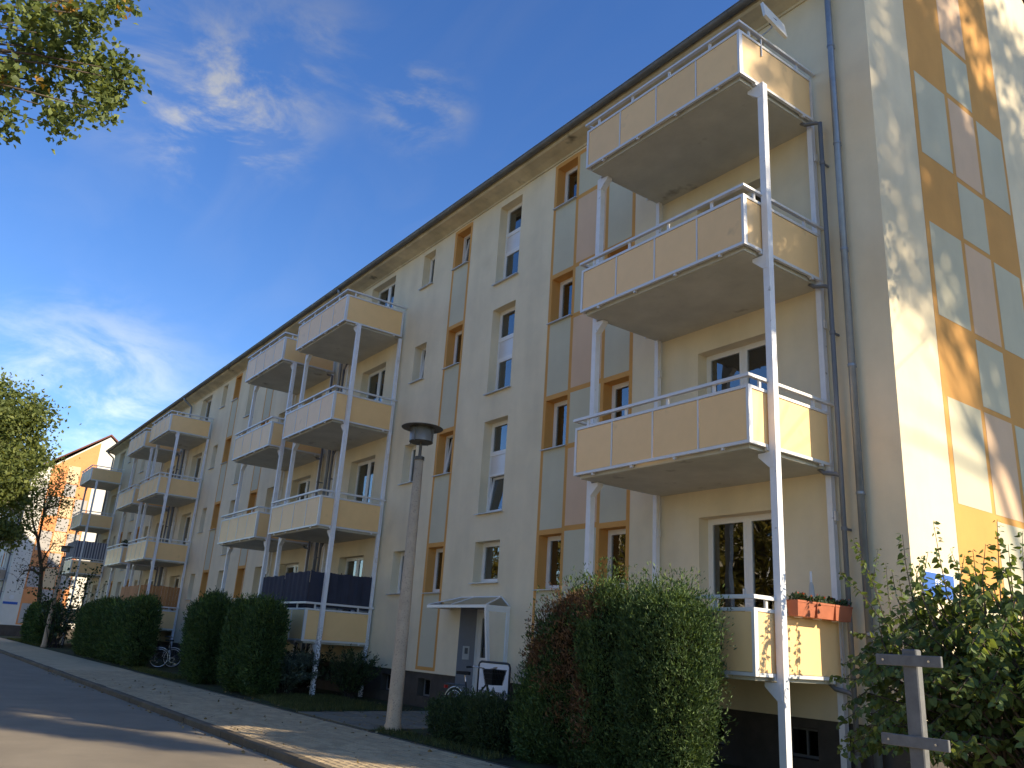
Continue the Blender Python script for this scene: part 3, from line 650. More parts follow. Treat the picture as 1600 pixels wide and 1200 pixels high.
# (1) branches overhanging the street at the upper left
pix = [(15, 20), (60, 25), (30, 70), (80, 70), (10, 110), (50, 105), (95, 95), (125, 40), (95, 20), (140, 25), (115, 60), (135, 55), (110, 105), (140, 105), (160, 95), (175, 125), (205, 128), (155, 140), (170, 155), (180, 150), (145, 170), (165, 178), (195, 112), (185, 90), (60, 145), (75, 130), (20, 125), (5, 130), (10, 175), (5, 205), (85, 170), (100, 185), (95, 200), (120, 168), (160, 25), (195, 8), (175, 8), (130, 85), (40, 45), (70, 50), (35, 95), (65, 90), (85, 45), (50, 5), (110, 5), (150, 115), (130, 125)]
cen = [at_dist(u, v, 13.2+2.2*rng.random()) for u, v in pix]
big = [(1.0, 1.3, 1.0)]
off = ell_centers(rng, (-6.8, -14.2, 10.6), (4.2, 3.0, 3.6), 70)
off = [c for c in off if c[1] < -11.6]
base = (-7.5, -15.6, .1)
t1 = empty('street_tree', base, label='leafy green branches hanging into the sky at upper left corner', cat='tree'); bV = Vector(base)
b = MB(); limbs(b, (0, 0, 0), (.3, .4, 11.5), [np.array(c)-np.array(base) for c in off], rng, .24, 26)
for c in cen[::2]:
    c = Vector(c)-bV; p = Vector((.2, .3, 6.5)); m_ = p.lerp(c, .55)+Vector((0, 0, .5)); b.tube([p, p.lerp(m_, .5)+Vector((0, 0, .4)), m_, m_.lerp(c, .6)+Vector((0, 0, .1)), c], [.06, .045, .03, .015, .005], 5)
b.build('trunk', 'bark', t1, smooth=True)
P1 = np.concatenate([clump_pts(rng, np.array([tuple(c) for c in cen])-np.array(base), 3300, .10, 1.0), clump_pts(rng, np.array(off)-np.array(base), 9000, .55)])
link('crown', leaf_mesh('crown', 'tree_leaf', P1, .095, rng, aspect=.85), t1)
link('turning_leaves', leaf_mesh('turning_leaves', 'autumn_leaf', clump_pts(rng, np.array([tuple(at_dist(u, v, 13.5)) for u, v in ((195, 3), (196, 20), (92, 5), (115, 16), (25, 105), (60, 128), (5, 125))])-np.array(base), 60, .06), .08, rng, aspect=.85), t1)
# (2) large tree at the far left
cen = np.concatenate([ell_centers(rng, (-50, -8.4, 10.4), (4.6, 4.4, 4.2), 90, .5), ell_centers(rng, (-49, -6.6, 7.2), (2.4, 1.8, 2.0), 22)])
tree('broadleaf_tree', 'large round green tree at left edge beside the distant gable', (-50.5, -9.6, 0.0), (-50, -8.8, 12.0), cen, 30000, .50, 'far_leaf', .24, .26, 30, 11)
# (3) thin bare-branched tree in front of the far gable
b0 = at_x(60, 985, -58.5); b0.z = .15
t3 = empty('small_tree', b0, label='thin crooked tree with sparse brownish leaves in front of distant orange gable', cat='tree')
def px58(u, v, dx=0): return at_x(u, v, -58.5+dx)-b0
b = MB(); tips = []
tr_ = [Vector((0, 0, -.05)), px58(62, 930), px58(65, 890), px58(60, 850), px58(58, 838)]; b.tube(tr_, [.17, .14, .12, .10, .09], 8)
for path_ in ([(58, 838), (52, 820), (50, 800), (46, 785), (38, 765)], [(60, 845), (66, 815), (72, 795), (80, 775), (92, 755), (100, 740)], [(58, 838), (45, 825), (34, 820)], [(66, 815), (70, 790), (68, 765), (62, 745)], [(72, 795), (85, 790), (97, 770)], [(65, 880), (72, 865), (84, 850), (95, 848)], [(64, 900), (50, 890), (38, 893), (28, 905)], [(64, 895), (78, 880), (90, 885)]):
    pp = [px58(u, v, rng.normal()*.35) for u, v in path_]; b.tube(pp, list(np.linspace(.075, .012, len(pp))), 6); tips += pp[1:]
    for p in pp[1:]:
        for _ in range(7):
            e = p+Vector((rng.normal()*.6, rng.normal()*.65, rng.normal()*.55)); b.tube([p, p.lerp(e, .5)+Vector((0, 0, .12)), e], [.014, .010, .005], 4); tips.append(e)
b.build('trunk', 'bark', t3, smooth=True)
tips = np.array([tuple(p) for p in tips]); hi = tips[tips[:, 2] > 7.5]
link('crown', leaf_mesh('crown', 'twig_leaf', clump_pts(rng, tips, 1900, .22), .13, rng), t3)
link('upper_leaves', leaf_mesh('upper_leaves', 'far_leaf', clump_pts(rng, hi, 2300, .42), .16, rng), t3)
# (4) tall tree right of the frame: its shade dapples the gable wall
cen = ell_centers(rng, (15.7, 12.2, 18.7), (3.4, 4.8, 4.6), 74, .3)
tree('tall_tree', 'tall tree standing off the gable end, seen only by its dappled shadow', (16.2, 15.0, .2), (15.7, 12.4, 21.5), cen, 8600, .38, 'tree_leaf', .30, .42, 60, 21)
# (5) unseen slim tree added right of the frame, crown shaped to shade the road
a_ = Vector((math.cos(AZ), math.sin(AZ), 0)); w_ = Vector((math.sin(AZ), -math.cos(AZ), 0)); pc = a_*5.2+w_*1.95
pd = a_*5.2+w_*.55
cen = np.concatenate([ell_centers(rng, (pc.x, pc.y, 8.3), (.62, .62, 1.8), 34, .2), ell_centers(rng, (pd.x, pd.y, 9.9), (.7, .7, 1.4), 22, .2)])
tree('shade_tree', 'unseen slim tree added beside the gable, crown shaped to shade the road', (pc.x, pc.y, .2), (pc.x, pc.y, 9.0), cen, 12500, .20, 'tree_leaf', .12, .07, 20, 22)
# (6) autumn trees across the street, mirrored in the windows
first = None
for i, (x, y, sc) in enumerate(((-19, -21, 1.0), (-31, -22.5, 1.15), (-44, -21, 1.05), (-7, -24, .95))):
    if first is None:
        cen = ell_centers(rng, (x, y, 7.0), (3.6, 3.4, 4.2), 60, .45)
        first = tree('autumn_tree', 'x', (x, y, 0), (x, y, 9), cen, 9000, .5, 'tree_leaf_yellow', .24, .24, 26, 31, group='autumn trees across the street'); o = first
    else: o = copy_tree(first); o.location = (x, y, 0); o.scale = (sc, sc, sc); o.rotation_euler.z = i*1.7
    tag(o, 'yellowing tree across the street, '+('facing the entrance', 'second left of the entrance', 'farthest left of the row', 'nearest the gable end')[i]+', mirrored in window panes', 'tree', 'autumn trees across the street')

# hedges: dense scale-leaf sprays over a dark twiggy core
def hedge(name, label, lobes, n, seed, size=.06, dead=None, cat='hedge', zb=.14, lumps=.09, group=None, fol='thuja', shag=.10):
    """lobes: (x0, x1, y0, y1, ztop) upright masses that have grown together"""
    rng = np.random.default_rng(seed); L = np.array(lobes); c = np.array([(L[:, 0].min()+L[:, 1].max())/2, (L[:, 2].min()+L[:, 3].max())/2, zb])
    o = empty(name, c, label=label, cat=cat, group=group); area = (L[:, 1]-L[:, 0]+.6)*(L[:, 4]-zb); PP, DD = [], []; core = MB(); ex = 3.6
    for li, (x0, x1, y0, y1, zt) in enumerate(lobes):
        m = int(n*area[li]/area.sum()); h = np.array([(x1-x0)/2, (y1-y0)/2, (zt-zb)/2]); lc = np.array([(x0+x1)/2, (y0+y1)/2, zb+h[2]])-c
        u = rng.normal(size=(m, 3)); u /= np.linalg.norm(u, axis=1)[:, None]; p = u*((np.abs(u)**ex).sum(1)**(-1/ex))[:, None]
        w = p*h; f = lambda k1, k2, k3: np.sin(w[:, 0]*k1+w[:, 1]*k2+w[:, 2]*k3+rng.uniform(0, 6))
        lump = (f(4, 3, .8)+f(7, -6, 1.5)+f(11, 9, -2.5)+f(17, -13, 4)+f(3, 5, 2.5))/5
        sc = 1+lumps*lump*1.6-.06-rng.uniform(0, .30, m)**1.3
        nrm = p/h; nrm /= np.linalg.norm(nrm, axis=1)[:, None]
        st = rng.random(m) < .16
        P = w*sc[:, None]+nrm*np.where(st, rng.uniform(.3, 1, m)*shag, 0)[:, None]; P[:, 2] += np.where(st & (p[:, 2] > .3), rng.uniform(0, 1.3, m)*shag, 0)
        P += lc; P[:, 2] = np.maximum(P[:, 2], .02); d = nrm*.8; d[:, 2] += 1.0; PP.append(P); DD.append(d)
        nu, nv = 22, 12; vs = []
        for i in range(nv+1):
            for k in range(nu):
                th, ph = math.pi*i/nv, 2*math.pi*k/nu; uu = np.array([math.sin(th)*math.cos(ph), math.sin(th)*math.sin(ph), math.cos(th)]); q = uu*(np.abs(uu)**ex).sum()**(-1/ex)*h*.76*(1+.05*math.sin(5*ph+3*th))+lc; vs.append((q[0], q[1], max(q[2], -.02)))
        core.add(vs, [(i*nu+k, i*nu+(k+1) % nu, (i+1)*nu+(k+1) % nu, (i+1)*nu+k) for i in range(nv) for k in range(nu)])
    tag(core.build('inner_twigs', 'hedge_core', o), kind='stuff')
    P = np.concatenate(PP); d = np.concatenate(DD); wx = P+c; grp = np.zeros(len(P), int)
    for (cx, cy_, cz, rx, ry, rz_) in dead or []:
        q = ((wx[:, 0]-cx)/rx)**2+((wx[:, 1]-cy_)/ry)**2+((wx[:, 2]-cz)/rz_)**2
        pat = np.sin(wx[:, 0]*9+wx[:, 2]*5)*.35+np.sin(wx[:, 2]*13-wx[:, 0]*6)*.3
        grp[q+pat < rng.uniform(.1, 1.1, len(P))] = 1
    hi = rng.random(len(P)) < np.clip((d[:, 2]-1.15)*.9, 0, .6); grp[hi & (grp == 0)] = 2  # upward-facing sprays get a brighter green: sunlight on the tops put into colour
    if fol != 'thuja': grp[:] = 0
    for k, (nm, mt) in enumerate((('foliage', fol), ('brown_foliage', 'thuja_dead'), ('lit_top_foliage', 'thuja_lit'))):
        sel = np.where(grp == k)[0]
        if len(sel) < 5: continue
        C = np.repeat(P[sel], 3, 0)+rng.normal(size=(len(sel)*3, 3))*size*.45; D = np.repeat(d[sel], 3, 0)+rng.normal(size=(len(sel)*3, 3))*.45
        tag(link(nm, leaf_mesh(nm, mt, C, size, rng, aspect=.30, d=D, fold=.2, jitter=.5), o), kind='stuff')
    return o
hedge('thuja_hedge', 'near conifer hedge with brown dead patches, its top and right end in sun', [(-3.95, -2.95, -2.95, -1.95, 2.36), (-3.15, -2.2, -2.98, -1.95, 2.44), (-2.35, -1.15, -2.98, -2.0, 2.40), (-4.15, -3.5, -2.9, -2.1, 1.8)], 58000, 41, size=.046, shag=.17, lumps=.12,
      dead=[(-3.3, -3, 2.2, .85, .9, .28), (-3.25, -3, 1.5, .3, .6, .8), (-2.9, -3.1, .9, .32, .5, .6), (-3.75, -3, 1.7, .25, .6, .5)])
hedge('conifer_bush', 'loose dark conifer bush at left foot of the near hedge', [(-4.3, -3.6, -2.95, -2.2, 1.3)], 7000, 42, size=.055, cat='bush', lumps=.14)
hedge('low_bush', 'low round dark bush in front of the entrance bicycle', [(-6.6, -5.4, -2.95, -2.05, .76), (-5.6, -4.5, -2.95, -2.1, .80)], 12000, 43, size=.05, cat='bush', lumps=.13, fol='bush_leaf', shag=.08)
hedge('thuja_hedge', 'clipped dark hedge left of the tan ground floor balcony, nearer of two', [(-16.4, -15.0, -3.2, -2.3, 2.36), (-15.3, -13.95, -3.15, -2.3, 2.30)], 20000, 44, size=.075, group='clipped hedges along the pavement')
hedge('thuja_hedge', 'clipped dark hedge just right of the parked bicycles, beside another', [(-19.9, -18.0, -3.2, -2.25, 2.42)], 14000, 45, size=.085, group='clipped hedges along the pavement')
hedge('thuja_hedge', 'long dark clipped hedge left of the parked bicycles', [(-37.3+i*1.85, -35.1+i*1.85, -3.15, -2.25, 2.26+.1*((i*7) % 3)) for i in range(6)], 24000, 46, size=.12, lumps=.07, group='clipped hedges along the pavement')
hedge('thuja_hedge', 'short far hedge left of the distant lamp post', [(-54, -51.4, -3.2, -2.2, 2.35), (-51.8, -49.2, -3.2, -2.2, 2.25), (-49.6, -47.2, -3.2, -2.2, 2.4)], 9000, 47, size=.15, lumps=.07, group='clipped hedges along the pavement')
# spreading juniper and brushy bush under the balcony
def fan_bush(name, label, base, n, hgt, spread, leaf, seed, size=.07, per=26, droop=.5):
    rng = np.random.default_rng(seed); o = empty(name, base, label=label, cat='bush'); b = MB(); C = []; D = []
    for i in range(n):
        a = rng.uniform(0, 2*math.pi); r = spread*rng.uniform(.3, 1); h = hgt*rng.uniform(.45, 1)
        pts = [Vector((rng.normal()*.08, rng.normal()*.08, 0))]
        for k in range(1, 6):
            f = k/5; pts.append(Vector((math.cos(a)*r*f, math.sin(a)*r*f*.75, h*(f-droop*f*f)/(1-droop)*.9)))
        b.tube(pts, [.012, .01, .008, .006, .004, .002], 4)
        for j in range(per):
            f = rng.uniform(.2, 1)*5; k = min(int(f), 4); p = pts[k].lerp(pts[k+1], f-k); C.append(tuple(p+Vector(rng.normal(size=3))*.035)); D.append(tuple((pts[k+1]-pts[k]).normalized()*1.2+Vector(rng.normal(size=3))*.4))
    tag(b.build('stems', 'bark_dark', o), kind='stuff'); link('foliage', leaf_mesh('foliage', leaf, np.array(C), size, rng, aspect=.3, d=np.array(D)), o); return o
fan_bush('juniper', 'spreading grey-green juniper in front of the peeling balcony post', (-14.9, -1.95, .15), 130, 1.1, 1.2, 'juniper', 51, size=.10, per=50)
fan_bush('brushwood_bush', 'dark twiggy bush between the balcony posts', (-13.75, -.75, .17), 110, 1.3, .95, 'bush_leaf', 52, size=.09, per=36, droop=.3)
fan_bush('small_shrub', 'scrubby dark bush behind juniper under the balcony', (-15.6, -1.2, .17), 90, 1.2, 1.0, 'bush_leaf', 53, size=.09, per=36, droop=.35)
# leafy climber round the far lamp post
o = empty('vine_shrub', (-45.0, -2.6, .14), label='dark leafy creeper growing up the distant lamp post', cat='shrub'); C = []; b = MB()
for i in range(26):
    a = rng.uniform(0, 6.28); top = Vector((rng.normal()*.5, .25+rng.normal()*1.1, rng.uniform(1.2, 4.6))); p0 = Vector((rng.normal()*.15, rng.normal()*.2, 0)); pts = [p0, p0.lerp(top, .5)+Vector((rng.normal()*.15, rng.normal()*.15, .2)), top]
    b.tube(pts, [.02, .012, .005], 5); C += [tuple(pts[1].lerp(top, rng.uniform(-.4, 1.1))+Vector(rng.normal(size=3))*.13) for _ in range(46)]
tag(b.build('stems', 'bark_dark', o), kind='stuff'); link('foliage', leaf_mesh('foliage', 'bush_leaf', np.array(C), .14, rng, aspect=.9), o)

# near shrub with heart-shaped leaves in front of the gable
SH = Vector((2.0, -2.35, .16)); o = empty('lilac_shrub', SH, label='tall leafy shrub with heart-shaped leaves in front of the gable, lower right', cat='shrub')
def heart():
    b = MB(); half = [(0, 0), (.30, -.10), (.46, .16), (.36, .55), (0, 1.0)]
    for s in (-1, 1): b.add([(s*x, y, .18*abs(x)-.12*y*y) for x, y in half], [(0, 1, 2, 3, 4) if s > 0 else (4, 3, 2, 1, 0)])
    return b
hv = np.array(heart().v); hf = heart().f
stems = MB(); LP = []
def sprig(pts, r=.008, n=None, ls=.075, side=1.0):
    pts = [Vector(p) for p in pts]; stems.tube(pts, list(np.linspace(r, .002, len(pts))), 5)
    L = sum((pts[i+1]-pts[i]).length for i in range(len(pts)-1)); n = n or max(4, int(L/.055)); 
    for j in range(n):
        f = (.12+.88*j/(n-1))*(len(pts)-1); k = min(int(f), len(pts)-2); p = pts[k].lerp(pts[k+1], f-k); t_ = (pts[k+1]-pts[k]).normalized()
        for s in (-1, 1):
            sd = t_.cross(Vector((rng.normal()*.5, rng.normal()*.5, 1))).normalized()*s
            d = (sd*.8*side+t_*.25+Vector((0, 0, -.55))+Vector(rng.normal(size=3))*.25).normalized()
            LP.append((p+d*.02, d, ls*rng.uniform(.6, 1.15)*(1-.45*(j/(n-1))**3)))
# long shoots traced against the wall
for pl_, y in (([(1400, 1010), (1380, 960), (1362, 905), (1345, 870), (1333, 842)], -1.0), ([(1440, 1000), (1425, 930), (1415, 880), (1410, 835)], -2.7), ([(1500, 1000), (1480, 930), (1468, 870), (1458, 815)], -2.6), ([(1570, 1000), (1563, 930), (1560, 870), (1558, 812)], -2.5), ([(1600, 980), (1600, 900), (1597, 830)], -2.4), ([(1530, 990), (1510, 930), (1495, 885), (1485, 858)], -2.3), ([(1410, 1000), (1370, 960), (1345, 925), (1322, 905), (1312, 893)], -1.1), ([(1420, 1040), (1375, 1005), (1350, 990), (1333, 988)], -.9), ([(1420, 1060), (1380, 1035), (1350, 1035), (1335, 1030)], -1.3), ([(1420, 1090), (1370, 1065), (1320, 1060), (1300, 1058)], -2.4), ([(1460, 980), (1440, 930), (1445, 890), (1450, 862)], -3.0), ([(1400, 1110), (1370, 1090), (1345, 1085)], -2.6), ([(1385, 1000), (1372, 940), (1365, 900), (1372, 858)], -.7), ([(1400, 1040), (1395, 980), (1388, 930), (1384, 880)], -.5), ([(1420, 1000), (1412, 950), (1405, 905)], -.6), ([(1425, 1060), (1400, 1020), (1385, 985)], -.6), ([(1540, 960), (1535, 900), (1540, 850)], -2.9), ([(1450, 1000), (1428, 940), (1432, 900), (1440, 870)], -2.4), ([(1480, 1020), (1455, 960), (1440, 915), (1425, 880)], -2.9), ([(1585, 960), (1580, 900), (1575, 850)], -2.2), ([(1520, 960), (1525, 900), (1520, 860)], -2.6), ([(1500, 960), (1500, 905), (1507, 868)], -3.0), ([(1400, 1050), (1378, 1000), (1372, 960)], -2.9), ([(1420, 980), (1400, 930), (1393, 890)], -2.5)):
    sprig([at_y(u, v, y)-SH for u, v in pl_])
for i in range(380):
    a = rng.uniform(0, 2*math.pi); rr = rng.uniform(.1, 1)**.6; bx, by = rng.normal()*.25+.35, rng.normal()*.2
    tip = Vector((.25+1.5*rr*math.cos(a), 1.0*rr*math.sin(a)-.05, rng.uniform(.45, 1.0)*(2.35-.9*rr*rr)))
    p0 = Vector((bx, by, 0)); sprig([p0.lerp(tip, .35)+Vector((0, 0, .25)), p0.lerp(tip, .7)+Vector((0, 0, .3)), tip+Vector((0, 0, .05)), tip+Vector((math.cos(a)*.2, math.sin(a)*.2, -.08))], .012, n=14, ls=.095)
    if i % 4 == 0: stems.tube([p0, p0.lerp(tip, .35)+Vector((0, 0, .25))], [.025, .012], 5)
tag(stems.build('stems', 'bark', o), kind='stuff')
def leaf_matrix(p, d, s):
    d = d.normalized(); n_ = Vector(rng.normal(size=3)); n_.z += 1.3; n_ = (n_-d*n_.dot(d)).normalized(); x = d.cross(n_); return Matrix(((x.x*s, d.x*s, n_.x*s, p.x), (x.y*s, d.y*s, n_.y*s, p.y), (x.z*s, d.z*s, n_.z*s, p.z), (0, 0, 0, 1)))
hm = heart().mesh('leaf', 'lilac_leaf')
LP.sort(key=lambda q: (q[0]+SH-CAM).length)
Vv, Ff = [], []
for i, (p, d, s) in enumerate(LP):
    M = leaf_matrix(p, d, s)
    if i < 290: l = link('leaf', hm, o); l.matrix_local = M
    else:
        A = np.array(M); n0 = len(Vv)*len(hv); Vv.append(hv @ A[:3, :3].T+A[:3, 3]); Ff += [tuple(k+n0 for k in f) for f in hf]
me = bpy.data.meshes.new('leaves'); me.from_pydata(np.concatenate(Vv).tolist(), [], Ff); me.materials.append(MATS['lilac_leaf']); tag(link('leaves', me, o), kind='stuff')

# grass, ground litter
def blades(name, label, areas, n, seed, h=.10):
    rng = np.random.default_rng(seed); C = []
    ar = np.array([(x1-x0)*(y1-y0) for x0, x1, y0, y1 in areas]); k = rng.choice(len(areas), n, p=ar/ar.sum())
    for i in k: x0, x1, y0, y1 = areas[i]; x, y = rng.uniform(x0, x1), rng.uniform(y0, y1); C.append((x, y, .135+(y+3.3)/3.9*.065))
    d = np.zeros((n, 3)); d[:, 2] = 1.6
    tag(link(name, leaf_mesh(name, 'grass_blade', C, h, rng, aspect=.10, d=d, fold=.1)), label, 'grass', kind='stuff')
blades('grass', 'short grass between the pavement and the house wall', [(-14.6, -10.75, -3.0, -.9), (-12.5, -10.75, -3.2, -2.9), (-25.5, -20, -3.2, -2.6), (-60, -46, -3.25, -2), (-7.6, -4.2, -3.3, -2.9), (-9.5, -7.0, -.9, -.4)], 34000, 61, h=.085)
def litter():
    rng = np.random.default_rng(62); C = []
    for i in range(420): 
        q = rng.random()
        if q < .3: x, y, z = rng.uniform(-25, -3), KY-abs(rng.normal())*.12-.02, .006
        elif q < .6: x, y = rng.uniform(-20, -3), rng.uniform(-5.4, -3.3); z = pz(y)+.014
        else: x, y = rng.uniform(-16, -5), rng.uniform(-3.3, -.3); z = .15+(y+3.3)/3.9*.065
        C.append((x, y, z))
    d = rng.normal(size=(len(C), 3)); d[:, 2] *= .12; d *= 3
    tag(link('leaf_litter', leaf_mesh('leaf_litter', 'litter', C, .055, rng, aspect=.8, d=d, fold=.3)), 'fallen leaves scattered on pavement and gutter', 'leaves', kind='stuff')
litter()

# ------------------------------------------------------------------ street furniture
def lamp(loc, label):
    o = empty('street_lamp', loc, label=label, cat='street lamp', group='street lamps with flat round hats')
    def sq(z, h): return [(-h, -h, z), (h, -h, z), (h, h, z), (-h, h, z)]
    b = MB(); prof = [(.145, -.05), (.145, .10), (.125, .13), (.078, 4.6)]; n = 12
    b.lathe([(0, -.05)]+prof+[(0, 4.6)], n).build('post', 'concrete_post', o, smooth=True)
    MB().lathe([(0, 4.58), (.09, 4.58), (.09, 4.64), (.03, 4.66), (.026, 4.92), (0, 4.92)], 12).build('stem', 'lamp_metal', o, smooth=False)
    hd = MB().lathe([(0, 4.90), (.2, 4.90), (.22, 4.915), (.215, 4.925), (0, 4.93)], 28).build('lamp_base', 'lamp_metal', o)
    MB().lathe([(.215, 4.92), (.222, 5.18), (.21, 5.18), (.205, 4.925)], 28).build('lamp_shade', 'lamp_glass', o, smooth=True)
    st_ = MB()
    for k in range(4):
        a = k*math.pi/2+.5; st_.tube([(.228*math.cos(a), .228*math.sin(a), 4.90), (.232*math.cos(a), .232*math.sin(a), 5.19)], .011, 5)
    st_.build('strap', 'lamp_metal', o)
    MB().lathe([(0, 5.17), (.375, 5.17), (.385, 5.18), (.375, 5.19), (.2, 5.215), (0, 5.235)], 32).build('lamp_hat', 'lamp_metal', o, smooth=False); return o
lamp((-7.42, -2.98, .135), 'tall street lamp with tapered concrete post beside the entrance path')
lamp((-45.2, -3.05, .135), 'distant street lamp between two dark hedges, overgrown by leaves')

o = empty('sign_frame', (2.79, -5.2, .1), label='empty grey metal sign frame, post with two crossbars, lower right', cat='sign frame')
cbox('post', 'galvanised', o, -.045, .045, -.03, .03, -.05, 1.60, .006)
for z in (1.535, 1.09):
    c = cbox('crossbar', 'galvanised', o, -.2, .2, -.052, -.03, z-.032, z+.032, .003)
    for x in (-.15, .13): MB().tube([(x, -.018, 0), (x, -.008, 0)], .007, 8).build('bolt', 'chrome', c)

# flower boxes on the ground floor balcony rail
fx = -.95+.035
for k, (ya, yb) in enumerate(((-1.30, -.93), (-.91, -.54), (-.52, -.15))):
    lab = ('terracotta flower box nearest the white balcony post', 'middle terracotta flower box of three on the balcony rail', 'terracotta flower box nearest the wall at balcony rail end')[k]
    o = empty('flower_box', (fx+.085, (ya+yb)/2, 2.155), label=lab, cat='flower box', group='flower boxes on the balcony rail'); h = (yb-ya)/2
    b = MB(); b.add([(sx*w, s2*l, z) for z, w, l in ((0, .065, h-.02), (.19, .085, h), (.19, .072, h-.012), (.03, .055, h-.03)) for sx, s2 in ((-1, -1), (1, -1), (1, 1), (-1, 1))], [(3, 2, 1, 0)]+[(i*4+q, i*4+(q+1) % 4, (i+1)*4+(q+1) % 4, (i+1)*4+q) for i in range(3) for q in range(4)]+[(12, 13, 14, 15)]).box(.078, .088, -h-.003, h+.003, .165, .19).build('box', 'terracotta', o)
    n = 150; C = np.stack([rng.uniform(-.06, .06, n), rng.uniform(-h+.02, h-.02, n), rng.uniform(.14, .24, n)], 1); d = rng.normal(size=(n, 3))*.5; d[:, 2] += .8
    link('plants', leaf_mesh('plants', 'bush_leaf', C, .06, rng, d=d), o); link('flowers', leaf_mesh('flowers', 'flower_red', C[:16]+(0, 0, .05), .03, rng, aspect=1), o)
    MB().box(-.095, .0, -.02, .02, -.012, .0).build('hanger', 'alu', o)
# folded parasol at the back of that balcony
o = empty('parasol', (-1.25, -.28, 1.5), label='folded white parasol behind the flower boxes', cat='parasol')
MB().tube([(0, 0, 0), (0, 0, 1.3)], .016, 8).build('pole', 'white_paint', o); MB().lathe([(.02, .55), (.075, .62), (.06, .8), (.03, 1.12), (.0, 1.2)], 9).build('canopy', 'curtain', o); MB().lathe([(0, -.05), (.2, -.05), (.2, 0.03), (.03, .06), (0, .06)], 16).build('base', 'plastic_grey', o)
# flat antenna on the top balcony
p1, p2 = at_x(1192, 14, -.80), at_x(1226, 50, -.80); ctr = (p1+p2)/2; ax = (p2-p1).normalized(); vd = (ctr-CAM).normalized(); vd = (vd-ax*vd.dot(ax)).normalized(); nr = ax.cross(vd); bx = (vd*.97+nr*.22).normalized(); nr = ax.cross(bx)
o = empty('flat_antenna', (-.95, -1.25, 10.75), label='flat white satellite antenna on a bent arm at the topmost balcony rail', cat='antenna'); base = Vector(o.location); L2 = (p2-p1).length/2
b = MB(); cc = ctr-base; b.add([cc+ax*sx*L2+bx*s2*.2+nr*s3*.022 for s3 in (-1, 1) for sx, s2 in ((-1, -1), (1, -1), (1, 1), (-1, 1))], [(3, 2, 1, 0), (4, 5, 6, 7)]+[(k, (k+1) % 4, 4+(k+1) % 4, 4+k) for k in range(4)]); b.build('plate', 'dish_white', o)
e = cc-nr*.02*(1 if nr.z > 0 else -1); MB().tube([(0, -.1, -.36), (0, -.1, .02), (.02, .0, .12), e*.85+Vector((0, 0, -.06)), e], .013, 6).build('arm', 'sill', o); MB().box(e.x-.04, e.x+.04, e.y-.04, e.y+.04, e.z-.05, e.z+.03).build('bracket', 'black_metal', o)
# privacy screens
o = empty('privacy_screen', (-14.4, -1.8, 2.3), label='navy blue cloth privacy screen above the ground floor balcony rail', cat='screen')
def cloth(pts, z0, z1, nm, mt, par, wav=.012):
    b = MB(); P = []
    for i in range(len(pts)-1):
        a, c = Vector(pts[i]), Vector(pts[i+1]); n = max(2, int((c-a).length/.08)); nr_ = Vector((-(c-a).y, (c-a).x)).normalized()
        P += [a.lerp(c, k/n)+nr_*wav*math.sin(k*1.7+i) for k in range(n)]
    P.append(Vector(pts[-1]))
    for i in range(len(P)-1): b.quad((P[i].x, P[i].y, z0), (P[i+1].x, P[i+1].y, z0), (P[i+1].x, P[i+1].y, z1+.01*math.sin(i)), (P[i].x, P[i].y, z1+.01*math.sin(i)))
    return b.build(nm, mt, par, smooth=True)
cloth([(-.02, 1.68), (-.02, -.03)], -.05, .80, 'side_cloth', 'navy_cloth', o); cloth([(-.06, -.03), (-1.7, -.03)], -.05, .80, 'front_cloth', 'navy_cloth', o); cloth([(-1.72, -.03), (-3.3, -.03), (-3.3, 1.6)], -.05, .74, 'front_cloth', 'navy_cloth', o)
b = MB(); [b.tube([(x, y, -.45), (x, y, .83)], .012, 6) for x, y in ((-.05, -.01), (-1.7, .0), (-3.27, .0), (-.05, 1.66), (-.05, .8))]; b.build('rods', 'black_metal', o)
X1 = -32.38
o = empty('wooden_screen', (X1, -1.8, 2.3), label='brown wooden plank screen above a ground floor balcony, left part of block', cat='screen')
for i in range(13): cbox('plank', 'wood', o, -.06, -.04, .06+i*.125, .175+i*.125, -.03, .88+rnd.uniform(-.03, .03))
for i in range(24): cbox('plank', 'wood', o, -.10-(i+1)*.135, -.11-i*.135, .0, .02, -.03, .84+rnd.uniform(-.03, .03))
cbox('batten', 'wood', o, -.085, -.06, .05, 1.7, .25, .31); cbox('batten', 'wood', o, -3.35, -.1, .02, .045, .25, .31)
o = empty('striped_screen', (-50.38, -1.8, 5.1), label='striped cloth screen on the last balcony stack of the block', cat='screen'); cloth([(-.05, 1.68), (-.05, 0), (-3.3, 0)], -.05, 1.05, 'cloth', 'striped', o); b = MB(); [b.tube([(x, y, -.3), (x, y, 1.07)], .012, 5) for x, y in ((-.08, .02), (-.08, 1.6), (-3.25, .02))]; b.build('rods', 'alu', o)
# planters
o = empty('planter', (-37.2, -1.72, 4.98), label='dark planter box on the corner of a distant balcony rail', cat='planter'); MB().box(-.5, .2, -.14, .1, .06, .2).build('box', 'black_metal', o); MB().box(-.1, -.05, -.17, .0, -.05, .06).build('hanger', 'alu', o); C = rng.normal(size=(120, 3))*(.22, .06, .05)+(-.15, 0, .24); link('plants', leaf_mesh('plants', 'bush_leaf', C, .08, rng), o)

